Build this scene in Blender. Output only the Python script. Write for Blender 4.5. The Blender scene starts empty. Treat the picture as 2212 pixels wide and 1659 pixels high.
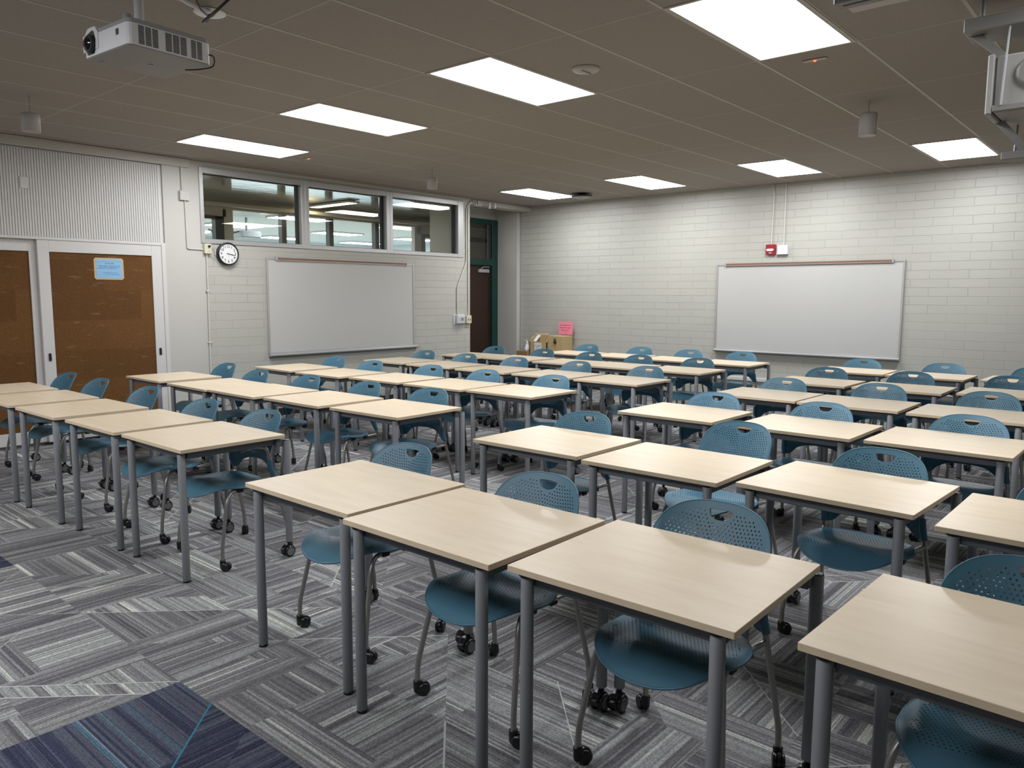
import bpy, math, random
from mathutils import Vector, Matrix
from mathutils.geometry import delaunay_2d_cdt
random.seed(7)
SC = bpy.context.scene
COL = SC.collection
R = math.radians

# ------------------------------------------------------------------ camera
CAM = (-0.078, -0.068, 1.517)
cd = bpy.data.cameras.new('camera'); cam = bpy.data.objects.new('camera', cd); COL.objects.link(cam)
cd.sensor_fit = 'HORIZONTAL'; cd.sensor_width = 36.0; cd.lens = 1658.57 / 2212 * 36; cd.clip_start = 0.05; cd.clip_end = 100
_p, _y, _r = R(-6.609), R(-40.974), R(0.2265)
_f = Vector((math.sin(_y) * math.cos(_p), math.cos(_y) * math.cos(_p), math.sin(_p)))
_rt = Vector((math.cos(_y), -math.sin(_y), 0)); _up = _rt.cross(_f)
_R = _rt * math.cos(_r) + _up * math.sin(_r); _U = -_rt * math.sin(_r) + _up * math.cos(_r)
cam.matrix_world = Matrix(((_R.x, _U.x, -_f.x, CAM[0]), (_R.y, _U.y, -_f.y, CAM[1]), (_R.z, _U.z, -_f.z, CAM[2]), (0, 0, 0, 1)))
SC.camera = cam
# ------------------------------------------------------------------ world, exposure, lamp strengths
w = bpy.data.worlds.new('world'); SC.world = w; w.use_nodes = True
w.node_tree.nodes['Background'].inputs[0].default_value = (0.5, 0.55, 0.6, 1)
w.node_tree.nodes['Background'].inputs[1].default_value = 0.02
SC.view_settings.view_transform = 'Standard'; SC.view_settings.look = 'None'
SC.view_settings.gamma = 1; SC.view_settings.use_curve_mapping = False
SC.view_settings.exposure = 0.5
LAMP = 16.3            # strength of the room's ceiling lamps
LAMP_OUT = 21.0        # lamps in the rooms beyond the windows
SC.cycles.max_bounces = 8; SC.cycles.diffuse_bounces = 5; SC.cycles.glossy_bounces = 4; SC.cycles.transparent_max_bounces = 12
SC.cycles.caustics_reflective = False; SC.cycles.caustics_refractive = False

XW, YW, H = -8.661, 10.287, 3.02      # left wall plane, back wall plane, ceiling height
FZ = -0.02                            # floor level
XR, YF = 3.2, -7.4                    # right wall and front wall, behind the camera

# ------------------------------------------------------------------ materials
def nodes(name):
    m = bpy.data.materials.new(name); m.use_nodes = True
    nt = m.node_tree; b = nt.nodes['Principled BSDF']
    return m, nt, b
def setin(b, **k):
    for n, v in k.items():
        n = {'base': 'Base Color', 'rough': 'Roughness', 'metal': 'Metallic', 'spec': 'Specular IOR Level', 'coat': 'Coat Weight'}.get(n, n)
        b.inputs[n].default_value = (*v, 1) if isinstance(v, tuple) and len(v) == 3 else v
def N(nt, t, **k):
    n = nt.nodes.new(t)
    for a, v in k.items():
        if a.startswith('i_'): n.inputs[a[2:].replace('_', ' ')].default_value = v
        else: setattr(n, a, v)
    return n
def plain(name, col, rough=0.5, metal=0.0, var=0.04, scale=8.0, bump=0.0, bscale=200.0, spec=0.5):
    """a surface of one colour with a little procedural mottling and optional fine grain"""
    m, nt, b = nodes(name); setin(b, base=col, rough=rough, metal=metal, spec=spec)
    tc = N(nt, 'ShaderNodeTexCoord')
    no = N(nt, 'ShaderNodeTexNoise'); no.inputs['Scale'].default_value = scale; nt.links.new(tc.outputs['Object'], no.inputs['Vector'])
    mr = N(nt, 'ShaderNodeMapRange'); mr.inputs['To Min'].default_value = 1 - var; mr.inputs['To Max'].default_value = 1 + var
    nt.links.new(no.outputs['Fac'], mr.inputs['Value'])
    mx = N(nt, 'ShaderNodeVectorMath', operation='SCALE'); mx.inputs[0].default_value = col
    nt.links.new(mr.outputs[0], mx.inputs['Scale']); nt.links.new(mx.outputs[0], b.inputs['Base Color'])
    if bump:
        n2 = N(nt, 'ShaderNodeTexNoise'); n2.inputs['Scale'].default_value = bscale; n2.inputs['Detail'].default_value = 3
        nt.links.new(tc.outputs['Object'], n2.inputs['Vector'])
        bp = N(nt, 'ShaderNodeBump'); bp.inputs['Strength'].default_value = bump; bp.inputs['Distance'].default_value = 0.002
        nt.links.new(n2.outputs['Fac'], bp.inputs['Height']); nt.links.new(bp.outputs[0], b.inputs['Normal'])
    return m
def emit(name, col, strength, soft=False):
    m = bpy.data.materials.new(name); m.use_nodes = True; nt = m.node_tree
    nt.nodes.remove(nt.nodes['Principled BSDF'])
    e = N(nt, 'ShaderNodeEmission'); e.inputs[0].default_value = (*col, 1); e.inputs[1].default_value = strength
    nt.links.new(e.outputs[0], nt.nodes['Material Output'].inputs[0])
    return m
M = {}
M['plastic'] = plain('blue_plastic', (0.060, 0.168, 0.245), 0.42, var=0.03, bump=0.12, bscale=900)
M['tube'] = plain('grey_tube_metal', (0.36, 0.35, 0.33), 0.38, metal=0.75, var=0.05)
M['leg'] = plain('grey_powder_coat', (0.27, 0.28, 0.30), 0.48, metal=0.1, var=0.06, bump=0.35, bscale=1100)
M['rail'] = plain('grey_rail_metal', (0.14, 0.15, 0.165), 0.5, metal=0.2)
M['black'] = plain('black_plastic', (0.010, 0.010, 0.012), 0.32)
M['hub'] = plain('grey_caster_hub', (0.16, 0.16, 0.165), 0.45)
M['white_paint'] = plain('white_paint', (0.60, 0.59, 0.575), 0.5, var=0.02)
M['wall_smooth'] = plain('white_wall_paint', (0.50, 0.49, 0.455), 0.55, var=0.03, scale=1.5, bump=0.25, bscale=60)
M['beige_wall'] = plain('beige_wall_paint', (0.50, 0.47, 0.40), 0.6, var=0.03, scale=1.5)
M['conduit'] = plain('painted_conduit', (0.55, 0.54, 0.49), 0.5)
M['alu'] = plain('satin_aluminium', (0.50, 0.50, 0.50), 0.42, metal=0.6, var=0.03)
M['dark_alu'] = plain('dark_frame_metal', (0.035, 0.038, 0.040), 0.4, metal=0.3)
M['ivory'] = plain('ivory_plastic', (0.60, 0.57, 0.42), 0.45)
M['white_plastic'] = plain('white_plastic', (0.74, 0.74, 0.75), 0.35)
M['grey_plastic'] = plain('grey_plastic', (0.33, 0.34, 0.36), 0.4)
M['green'] = plain('dark_green_paint', (0.006, 0.040, 0.033), 0.35)
M['brown_door'] = plain('dark_brown_door', (0.030, 0.012, 0.007), 0.4, var=0.2, scale=3)
M['wb'] = plain('whiteboard_enamel', (0.51, 0.508, 0.495), 0.28, var=0.012, scale=2)
M['tan'] = plain('tan_board', (0.47, 0.35, 0.17), 0.6, var=0.06, scale=5)
M['brown_box'] = plain('brown_board', (0.25, 0.16, 0.075), 0.6, var=0.08)
M['pink'] = plain('pink_paper', (0.90, 0.26, 0.36), 0.6, var=0.02)
M['blue_paper'] = plain('blue_paper', (0.24, 0.46, 0.70), 0.5, var=0.05)
M['tan_paper'] = plain('tan_paper_border', (0.50, 0.40, 0.25), 0.5)
M['paper'] = plain('white_paper', (0.70, 0.71, 0.74), 0.6)
M['ink'] = plain('dark_ink', (0.05, 0.07, 0.12), 0.6)
M['ink_red'] = plain('dark_red_ink', (0.28, 0.02, 0.06), 0.6)
M['ink_blue'] = plain('blue_ink', (0.05, 0.14, 0.28), 0.6)
M['red'] = plain('red_plastic', (0.30, 0.012, 0.018), 0.35)
M['cork_strip'] = plain('brown_cork_strip', (0.23, 0.115, 0.07), 0.7, var=0.15, scale=60)
M['rubber'] = plain('black_rubber_base', (0.018, 0.017, 0.016), 0.5)
M['chrome'] = plain('chrome', (0.65, 0.65, 0.65), 0.15, metal=1)
M['lensglass'] = plain('dark_lens_glass', (0.01, 0.01, 0.015), 0.03)
M['lamp'] = emit('lamp_diffuser', (0.96, 0.975, 1.0), LAMP)
M['lamp_warm'] = emit('warm_lamp_diffuser', (1.0, 0.86, 0.55), LAMP_OUT * 0.8)
M['lamp_out'] = emit('far_lamp_diffuser', (0.90, 0.97, 1.0), LAMP_OUT)
M['led'] = emit('red_led', (1.0, 0.06, 0.03), 4.0)
M['pendant'] = plain('pale_grey_metal_shade', (0.40, 0.39, 0.375), 0.45)
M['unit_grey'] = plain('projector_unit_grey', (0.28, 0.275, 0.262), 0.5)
M['steel'] = plain('galvanised_channel', (0.22, 0.215, 0.205), 0.5, metal=0.3)
M['pale_wall'] = plain('pale_far_wall', (0.58, 0.65, 0.68), 0.6, var=0.03)

def maple():
    m, nt, b = nodes('pale_maple_laminate')
    tc = N(nt, 'ShaderNodeTexCoord'); oi = N(nt, 'ShaderNodeObjectInfo')
    ad = N(nt, 'ShaderNodeVectorMath', operation='ADD')
    sc = N(nt, 'ShaderNodeVectorMath', operation='SCALE'); sc.inputs[0].default_value = (7.3, 3.1, 0); nt.links.new(oi.outputs['Random'], sc.inputs['Scale'])
    nt.links.new(tc.outputs['Object'], ad.inputs[0]); nt.links.new(sc.outputs[0], ad.inputs[1])
    mp = N(nt, 'ShaderNodeMapping'); mp.inputs['Scale'].default_value = (1.6, 9, 9); nt.links.new(ad.outputs[0], mp.inputs[0])
    n1 = N(nt, 'ShaderNodeTexNoise'); n1.inputs['Scale'].default_value = 2.2; n1.inputs['Detail'].default_value = 5; n1.inputs['Roughness'].default_value = 0.55
    nt.links.new(mp.outputs[0], n1.inputs[0])
    mp2 = N(nt, 'ShaderNodeMapping'); mp2.inputs['Scale'].default_value = (6, 90, 90); nt.links.new(ad.outputs[0], mp2.inputs[0])
    n2 = N(nt, 'ShaderNodeTexNoise'); n2.inputs['Scale'].default_value = 3; n2.inputs['Detail'].default_value = 2; nt.links.new(mp2.outputs[0], n2.inputs[0])
    v = N(nt, 'ShaderNodeTexVoronoi'); v.inputs['Scale'].default_value = 2.3
    mp3 = N(nt, 'ShaderNodeMapping'); mp3.inputs['Scale'].default_value = (1.6, 3.2, 3.2); nt.links.new(ad.outputs[0], mp3.inputs[0]); nt.links.new(mp3.outputs[0], v.inputs['Vector'])
    sp = N(nt, 'ShaderNodeMapRange'); sp.inputs['From Min'].default_value = 0.0; sp.inputs['From Max'].default_value = 0.085; sp.inputs['To Min'].default_value = 0.055; sp.inputs['To Max'].default_value = 0
    nt.links.new(v.outputs['Distance'], sp.inputs[0])
    r = N(nt, 'ShaderNodeValToRGB'); r.color_ramp.elements[0].position = 0.3; r.color_ramp.elements[0].color = (0.65, 0.53, 0.375, 1)
    r.color_ramp.elements[1].position = 0.68; r.color_ramp.elements[1].color = (0.72, 0.60, 0.44, 1)
    a2 = N(nt, 'ShaderNodeMath', operation='MULTIPLY_ADD'); a2.inputs[1].default_value = 0.22; nt.links.new(n2.outputs['Fac'], a2.inputs[0]); nt.links.new(n1.outputs['Fac'], a2.inputs[2])
    a3 = N(nt, 'ShaderNodeMath', operation='SUBTRACT'); nt.links.new(a2.outputs[0], a3.inputs[0]); nt.links.new(sp.outputs[0], a3.inputs[1])
    a4 = N(nt, 'ShaderNodeMath', operation='SUBTRACT'); a4.inputs[1].default_value = 0.1; nt.links.new(a3.outputs[0], a4.inputs[0])
    nt.links.new(a4.outputs[0], r.inputs[0]); nt.links.new(r.outputs[0], b.inputs['Base Color'])
    setin(b, rough=0.34, spec=0.4)
    return m
M['maple'] = maple()
M['maple_edge'] = plain('maple_edge_band', (0.70, 0.57, 0.40), 0.5, var=0.1, scale=12)

def block_mat(axis):
    """painted 4 x 16 inch block, running bond; axis = the wall's horizontal direction"""
    m, nt, b = nodes('painted_block_' + axis)
    tc = N(nt, 'ShaderNodeTexCoord'); s = N(nt, 'ShaderNodeSeparateXYZ'); nt.links.new(tc.outputs['Object'], s.inputs[0])
    nz = N(nt, 'ShaderNodeTexNoise'); nz.inputs['Scale'].default_value = 5; nz.inputs['Detail'].default_value = 3; nt.links.new(tc.outputs['Object'], nz.inputs[0])
    wob = N(nt, 'ShaderNodeMath', operation='MULTIPLY_ADD'); wob.inputs[1].default_value = 0.010; nt.links.new(nz.outputs['Fac'], wob.inputs[0]); nt.links.new(s.outputs['Z'], wob.inputs[2])
    c = N(nt, 'ShaderNodeCombineXYZ'); nt.links.new(s.outputs[axis.upper()], c.inputs[0]); nt.links.new(wob.outputs[0], c.inputs[1])
    mp = N(nt, 'ShaderNodeMapping'); mp.inputs['Location'].default_value = (0.11, -0.0595 + 0.002, 0); nt.links.new(c.outputs[0], mp.inputs[0])
    br = N(nt, 'ShaderNodeTexBrick'); br.offset = 0.5
    for k, v in (('Scale', 1.0), ('Mortar Size', 0.0042), ('Mortar Smooth', 0.35), ('Bias', 0.0), ('Brick Width', 0.4184), ('Row Height', 0.1046)): br.inputs[k].default_value = v
    br.inputs['Color1'].default_value = (1, 1, 1, 1); br.inputs['Color2'].default_value = (0.965, 0.965, 0.965, 1); br.inputs['Mortar'].default_value = (0.97, 0.97, 0.97, 1)
    nt.links.new(mp.outputs[0], br.inputs[0])
    mul = N(nt, 'ShaderNodeMix', data_type='RGBA', blend_type='MULTIPLY'); mul.inputs['Factor'].default_value = 1
    mul.inputs['A'].default_value = (0.455, 0.448, 0.405, 1); nt.links.new(br.outputs['Color'], mul.inputs['B']); nt.links.new(mul.outputs['Result'], b.inputs['Base Color'])
    inv = N(nt, 'ShaderNodeMath', operation='SUBTRACT'); inv.inputs[0].default_value = 1; nt.links.new(br.outputs['Fac'], inv.inputs[1])
    # joints fade where paint has filled them
    n3 = N(nt, 'ShaderNodeTexNoise'); n3.inputs['Scale'].default_value = 1.3; nt.links.new(tc.outputs['Object'], n3.inputs[0])
    n4 = N(nt, 'ShaderNodeTexNoise'); n4.inputs['Scale'].default_value = 90; n4.inputs['Detail'].default_value = 4; nt.links.new(tc.outputs['Object'], n4.inputs[0])
    hh = N(nt, 'ShaderNodeMath', operation='MULTIPLY_ADD'); hh.inputs[1].default_value = 0.06; nt.links.new(n4.outputs['Fac'], hh.inputs[0]); nt.links.new(inv.outputs[0], hh.inputs[2])
    bp = N(nt, 'ShaderNodeBump'); bp.inputs['Distance'].default_value = 0.006
    ms = N(nt, 'ShaderNodeMapRange'); ms.inputs['From Min'].default_value = 0.35; ms.inputs['From Max'].default_value = 0.6; ms.inputs['To Min'].default_value = 0.55; ms.inputs['To Max'].default_value = 1.0
    nt.links.new(n3.outputs['Fac'], ms.inputs[0]); nt.links.new(ms.outputs[0], bp.inputs['Strength'])
    nt.links.new(hh.outputs[0], bp.inputs['Height']); nt.links.new(bp.outputs[0], b.inputs['Normal'])
    setin(b, rough=0.42, spec=0.45)
    return m
M['block_x'] = block_mat('x'); M['block_y'] = block_mat('y')

def tile_mat():
    m, nt, b = nodes('ceiling_tile')
    tc = N(nt, 'ShaderNodeTexCoord')
    n = N(nt, 'ShaderNodeTexNoise'); n.inputs['Scale'].default_value = 210; n.inputs['Detail'].default_value = 3; nt.links.new(tc.outputs['Object'], n.inputs[0])
    r = N(nt, 'ShaderNodeValToRGB'); r.color_ramp.elements[0].position = 0.35; r.color_ramp.elements[0].color = (0.305, 0.278, 0.250, 1)
    r.color_ramp.elements[1].position = 0.6; r.color_ramp.elements[1].color = (0.355, 0.325, 0.294, 1)
    nt.links.new(n.outputs['Fac'], r.inputs[0]); nt.links.new(r.outputs[0], b.inputs['Base Color']); setin(b, rough=0.9, spec=0.2)
    return m
M['tile'] = tile_mat()
M['tbar'] = plain('ceiling_grid_bar', (0.44, 0.405, 0.365), 0.5)

def board_brown():
    m, nt, b = nodes('brown_pin_board')
    tc = N(nt, 'ShaderNodeTexCoord'); s = N(nt, 'ShaderNodeSeparateXYZ'); nt.links.new(tc.outputs['Object'], s.inputs[0])
    c = N(nt, 'ShaderNodeCombineXYZ'); nt.links.new(s.outputs['Y'], c.inputs[0]); nt.links.new(s.outputs['Z'], c.inputs[1])
    br = N(nt, 'ShaderNodeTexBrick'); br.offset = 0.4
    for k, v in (('Scale', 1.0), ('Mortar Size', 0.0), ('Brick Width', 0.62), ('Row Height', 0.31)): br.inputs[k].default_value = v
    br.inputs['Color1'].default_value = (0.135, 0.062, 0.018, 1); br.inputs['Color2'].default_value = (0.105, 0.046, 0.013, 1); nt.links.new(c.outputs[0], br.inputs[0])
    n = N(nt, 'ShaderNodeTexNoise'); n.inputs['Scale'].default_value = 140; n.inputs['Detail'].default_value = 5; nt.links.new(tc.outputs['Object'], n.inputs[0])
    mr = N(nt, 'ShaderNodeMapRange'); mr.inputs['From Min'].default_value = 0.3; mr.inputs['From Max'].default_value = 0.7; mr.inputs['To Min'].default_value = 0.7; mr.inputs['To Max'].default_value = 1.35; nt.links.new(n.outputs['Fac'], mr.inputs[0])
    vm = N(nt, 'ShaderNodeVectorMath', operation='SCALE'); nt.links.new(br.outputs['Color'], vm.inputs[0]); nt.links.new(mr.outputs[0], vm.inputs['Scale'])
    mp = N(nt, 'ShaderNodeMapping'); mp.inputs['Scale'].default_value = (1, 3, 14); nt.links.new(tc.outputs['Object'], mp.inputs[0])
    n2 = N(nt, 'ShaderNodeTexNoise'); n2.inputs['Scale'].default_value = 1.6; n2.inputs['Detail'].default_value = 6; nt.links.new(mp.outputs[0], n2.inputs[0])
    r2 = N(nt, 'ShaderNodeMapRange'); r2.inputs['From Min'].default_value = 0.62; r2.inputs['From Max'].default_value = 0.75; r2.inputs['To Max'].default_value = 0.35; nt.links.new(n2.outputs['Fac'], r2.inputs[0])
    mx = N(nt, 'ShaderNodeMix', data_type='RGBA'); nt.links.new(r2.outputs[0], mx.inputs['Factor']); nt.links.new(vm.outputs[0], mx.inputs['A']); mx.inputs['B'].default_value = (0.36, 0.25, 0.14, 1)
    nt.links.new(mx.outputs['Result'], b.inputs['Base Color']); setin(b, rough=0.75, spec=0.2)
    return m
M['pinboard'] = board_brown()

def glass_mat(name, tint=(0.945, 0.962, 0.962), boost=1.0):
    m = bpy.data.materials.new(name); m.use_nodes = True; nt = m.node_tree; nt.nodes.remove(nt.nodes['Principled BSDF'])
    t = N(nt, 'ShaderNodeBsdfTransparent'); t.inputs[0].default_value = (*tint, 1)
    g = N(nt, 'ShaderNodeBsdfGlossy'); g.inputs['Roughness'].default_value = 0.01; g.inputs[0].default_value = (1, 1, 1, 1)
    fr = N(nt, 'ShaderNodeFresnel'); fr.inputs['IOR'].default_value = 1.5
    mu = N(nt, 'ShaderNodeMath', operation='MULTIPLY'); mu.inputs[1].default_value = boost; mu.use_clamp = True; nt.links.new(fr.outputs[0], mu.inputs[0])
    mx = N(nt, 'ShaderNodeMixShader'); nt.links.new(mu.outputs[0], mx.inputs[0]); nt.links.new(t.outputs[0], mx.inputs[1]); nt.links.new(g.outputs[0], mx.inputs[2])
    nt.links.new(mx.outputs[0], nt.nodes['Material Output'].inputs[0])
    return m
M['glass'] = glass_mat('window_glass', boost=1.6)
def glossy_ceiling():
    m, nt, b = nodes('gloss_painted_ceiling'); setin(b, base=(0.50, 0.50, 0.46), rough=0.12, spec=1.0)
    tc = N(nt, 'ShaderNodeTexCoord'); mp = N(nt, 'ShaderNodeMapping'); mp.inputs['Scale'].default_value = (7, 1.2, 1); nt.links.new(tc.outputs['Object'], mp.inputs[0])
    n = N(nt, 'ShaderNodeTexNoise'); n.inputs['Scale'].default_value = 1.6; n.inputs['Detail'].default_value = 3; nt.links.new(mp.outputs[0], n.inputs[0])
    bp = N(nt, 'ShaderNodeBump'); bp.inputs['Strength'].default_value = 0.16; bp.inputs['Distance'].default_value = 0.02; nt.links.new(n.outputs['Fac'], bp.inputs['Height']); nt.links.new(bp.outputs[0], b.inputs['Normal'])
    b.inputs['Coat Weight'].default_value = 1.0; b.inputs['Coat Roughness'].default_value = 0.08; nt.links.new(bp.outputs[0], b.inputs['Coat Normal'])
    return m
M['gloss_ceiling'] = glossy_ceiling()

def carpet():
    m, nt, b = nodes('striped_carpet_tile')
    def attr(n):
        a = N(nt, 'ShaderNodeAttribute'); a.attribute_name = n; a.attribute_type = 'GEOMETRY'; return a.outputs['Fac']
    def math(op, a, c=None, d=None):
        n = N(nt, 'ShaderNodeMath', operation=op)
        for i, v in enumerate((a, c, d)):
            if v is None: continue
            if isinstance(v, (int, float)): n.inputs[i].default_value = v
            else: nt.links.new(v, n.inputs[i])
        return n.outputs[0]
    d, seed, tone, blue, line = attr('stripe_dir'), attr('seed'), attr('tone'), attr('blue'), attr('line')
    tc = N(nt, 'ShaderNodeTexCoord'); s = N(nt, 'ShaderNodeSeparateXYZ'); nt.links.new(tc.outputs['Object'], s.inputs[0])
    def mixf(f, a, c):
        n = N(nt, 'ShaderNodeMix', data_type='FLOAT'); nt.links.new(f, n.inputs['Factor']); nt.links.new(a, n.inputs['A']); nt.links.new(c, n.inputs['B']); return n.outputs['Result']
    t = mixf(d, s.outputs['Y'], s.outputs['X']); o = mixf(d, s.outputs['X'], s.outputs['Y'])
    def wn(wid, k):
        n = N(nt, 'ShaderNodeTexWhiteNoise', noise_dimensions='2D'); c = N(nt, 'ShaderNodeCombineXYZ')
        nt.links.new(math('FLOOR', math('DIVIDE', t, wid)), c.inputs[0]); nt.links.new(math('ADD', seed, k), c.inputs[1]); nt.links.new(c.outputs[0], n.inputs['Vector']); return n.outputs['Value']
    v = math('ADD', math('ADD', math('MULTIPLY', wn(0.0042, 0.0), 0.28), math('MULTIPLY', wn(0.0105, 3.7), 0.38)), math('MULTIPLY', wn(0.034, 9.1), 0.38))
    v = math('ADD', v, tone)
    r = N(nt, 'ShaderNodeValToRGB'); e = r.color_ramp.elements
    e[0].position = 0.12; e[0].color = (0.085, 0.082, 0.090, 1); e[1].position = 1.0; e[1].color = (0.60, 0.60, 0.53, 1)
    for p, c in ((0.35, (0.125, 0.120, 0.130, 1)), (0.52, (0.175, 0.172, 0.178, 1)), (0.68, (0.245, 0.248, 0.247, 1)), (0.84, (0.34, 0.35, 0.34, 1))):
        q = e.new(p); q.color = c
    nt.links.new(v, r.inputs[0])
    rb = N(nt, 'ShaderNodeValToRGB'); e = rb.color_ramp.elements
    e[0].position = 0.2; e[0].color = (0.028, 0.030, 0.055, 1); e[1].position = 1.0; e[1].color = (0.20, 0.24, 0.30, 1)
    for p, c in ((0.45, (0.042, 0.046, 0.080, 1)), (0.60, (0.075, 0.078, 0.105, 1)), (0.80, (0.085, 0.095, 0.125, 1)), (0.90, (0.055, 0.13, 0.19, 1)), (0.95, (0.06, 0.16, 0.22, 1))):
        q = e.new(p); q.color = c
    nt.links.new(v, rb.inputs[0])
    mb = N(nt, 'ShaderNodeMix', data_type='RGBA'); nt.links.new(blue, mb.inputs['Factor']); nt.links.new(r.outputs[0], mb.inputs['A']); nt.links.new(rb.outputs[0], mb.inputs['B'])
    # knit: tiny loops along each stripe
    c2 = N(nt, 'ShaderNodeCombineXYZ'); nt.links.new(math('FLOOR', math('DIVIDE', t, 0.0042)), c2.inputs[0]); nt.links.new(math('FLOOR', math('ADD', math('DIVIDE', o, 0.0065), math('MULTIPLY', math('FLOOR', math('DIVIDE', t, 0.0042)), 0.5))), c2.inputs[1])
    w2 = N(nt, 'ShaderNodeTexWhiteNoise', noise_dimensions='2D'); nt.links.new(c2.outputs[0], w2.inputs['Vector'])
    fl = math('ADD', math('MULTIPLY', w2.outputs['Value'], 0.50), 0.75)
    vm = N(nt, 'ShaderNodeVectorMath', operation='SCALE'); nt.links.new(mb.outputs['Result'], vm.inputs[0]); nt.links.new(fl, vm.inputs['Scale'])
    ml = N(nt, 'ShaderNodeMix', data_type='RGBA'); nt.links.new(line, ml.inputs['Factor']); nt.links.new(vm.outputs[0], ml.inputs['A'])
    lc = N(nt, 'ShaderNodeMix', data_type='RGBA'); nt.links.new(blue, lc.inputs['Factor']); lc.inputs['A'].default_value = (0.44, 0.45, 0.43, 1); lc.inputs['B'].default_value = (0.045, 0.19, 0.27, 1); nt.links.new(lc.outputs['Result'], ml.inputs['B'])
    nt.links.new(ml.outputs['Result'], b.inputs['Base Color'])
    bp = N(nt, 'ShaderNodeBump'); bp.inputs['Strength'].default_value = 0.4; bp.inputs['Distance'].default_value = 0.002
    nt.links.new(fl, bp.inputs['Height']); nt.links.new(bp.outputs[0], b.inputs['Normal']); setin(b, rough=0.95, spec=0.1)
    return m
M['carpet'] = carpet()

# ------------------------------------------------------------------ mesh builder
class MB:
    def __init__(s): s.v = []; s.f = []; s.sm = []; s.mi = []
    def add(s, vs, fs, smooth=False, mi=0):
        o = len(s.v); s.v += [tuple(v) for v in vs]
        for f in fs: s.f.append([i + o for i in f]); s.sm.append(smooth); s.mi.append(mi)
    def box(s, a, b, bev=0.0, mi=0):
        (x0, y0, z0), (x1, y1, z1) = [tuple(min(p, q) for p, q in zip(a, b)), tuple(max(p, q) for p, q in zip(a, b))]
        if bev <= 0:
            s.add([(x0, y0, z0), (x1, y0, z0), (x1, y1, z0), (x0, y1, z0), (x0, y0, z1), (x1, y0, z1), (x1, y1, z1), (x0, y1, z1)],
                  [(0, 3, 2, 1), (4, 5, 6, 7), (0, 1, 5, 4), (1, 2, 6, 5), (2, 3, 7, 6), (3, 0, 4, 7)], mi=mi)
        else:
            e = bev; L = []
            for z, i in ((z0, e), (z0 + e, 0), (z1 - e, 0), (z1, e)):
                L.append([(x0 + i + (0 if i else e), y0 + i, z), (x1 - i - (0 if i else e), y0 + i, z), (x1 - i, y0 + i + (0 if i else e), z), (x1 - i, y1 - i - (0 if i else e), z),
                          (x1 - i - (0 if i else e), y1 - i, z), (x0 + i + (0 if i else e), y1 - i, z), (x0 + i, y1 - i - (0 if i else e), z), (x0 + i, y0 + i + (0 if i else e), z)])
            s.loft(L, False, mi=mi)
        return s
    def loft(s, rings, smooth=True, caps=True, mi=0):
        n = len(rings[0]); vs = [p for r in rings for p in r]; fs = []
        for k in range(len(rings) - 1):
            for i in range(n):
                j = (i + 1) % n; fs.append((k * n + i, k * n + j, (k + 1) * n + j, (k + 1) * n + i))
        s.add(vs, fs, smooth, mi)
        if caps:
            s.add(rings[0], [tuple(reversed(range(n)))], False, mi); s.add(rings[-1], [tuple(range(n))], False, mi)
        return s
    def tube(s, pts, r, n=10, mi=0, flat=None):
        pts = [Vector(p) for p in pts]; m = len(pts); rs = r if isinstance(r, (list, tuple)) else [r] * m
        rings = []; t0 = (pts[1] - pts[0]).normalized()
        u = Vector((0, 0, 1)).cross(t0)
        if u.length < 1e-3: u = Vector((1, 0, 0)).cross(t0)
        u.normalize()
        for i in range(m):
            t = (pts[min(i + 1, m - 1)] - pts[max(i - 1, 0)]).normalized(); u = (u - t * u.dot(t)).normalized(); v = t.cross(u)
            fl = flat[i] if flat else (1, 1)
            rings.append([tuple(pts[i] + u * (math.cos(2 * math.pi * k / n) * rs[i] * fl[0]) + v * (math.sin(2 * math.pi * k / n) * rs[i] * fl[1])) for k in range(n)])
        return s.loft(rings, True, True, mi)
    def lathe(s, prof, c=(0, 0, 0), axis='z', n=20, mi=0, smooth=True):
        rings = []
        for r, h in prof:
            ring = []
            for k in range(n):
                a = 2 * math.pi * k / n; p, q = r * math.cos(a), r * math.sin(a)
                v = {'z': (p, q, h), 'x': (h, p, q), 'y': (q, h, p)}[axis]
                ring.append((v[0] + c[0], v[1] + c[1], v[2] + c[2]))
            rings.append(ring)
        return s.loft(rings, smooth, True, mi)
    def prism(s, poly, fn, mi=0):
        """poly 2-D, fn(u, v, side) -> 3-D for side 0 and 1"""
        n = len(poly); A = [fn(u, v, 0) for u, v in poly]; B = [fn(u, v, 1) for u, v in poly]
        s.add(A, [tuple(reversed(range(n)))], False, mi); s.add(B, [tuple(range(n))], False, mi)
        s.add(A + B, [(i, (i + 1) % n, (i + 1) % n + n, i + n) for i in range(n)], False, mi); return s
    def mesh(s, name, mats):
        me = bpy.data.meshes.new(name); me.from_pydata(s.v, [], s.f)
        me.polygons.foreach_set('use_smooth', s.sm); me.polygons.foreach_set('material_index', s.mi)
        for m in (mats if isinstance(mats, (list, tuple)) else [mats]): me.materials.append(m)
        me.update()
        vn = getattr(s, 'vn', None)
        if vn:
            ln = []
            for p in me.polygons:
                for i in p.vertices: ln.append(vn[i] if vn[i] is not None else tuple(p.normal))
            me.normals_split_custom_set(ln)
        return me
    def build(s, name, mats, parent=None, loc=None, rot=None, **props):
        o = bpy.data.objects.new(name, s.mesh(name, mats)); COL.objects.link(o)
        if parent: o.parent = parent
        if loc: o.location = loc
        if rot: o.rotation_euler = rot
        for k, v in props.items(): o[k] = v
        return o
def thing(name, label, cat, loc=(0, 0, 0), rz=0.0, group=None):
    o = bpy.data.objects.new(name, None); COL.objects.link(o); o.empty_display_size = 0.1
    o.location = loc; o.rotation_euler = (0, 0, rz); o['label'] = label; o['category'] = cat
    if group: o['group'] = group
    return o
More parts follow.
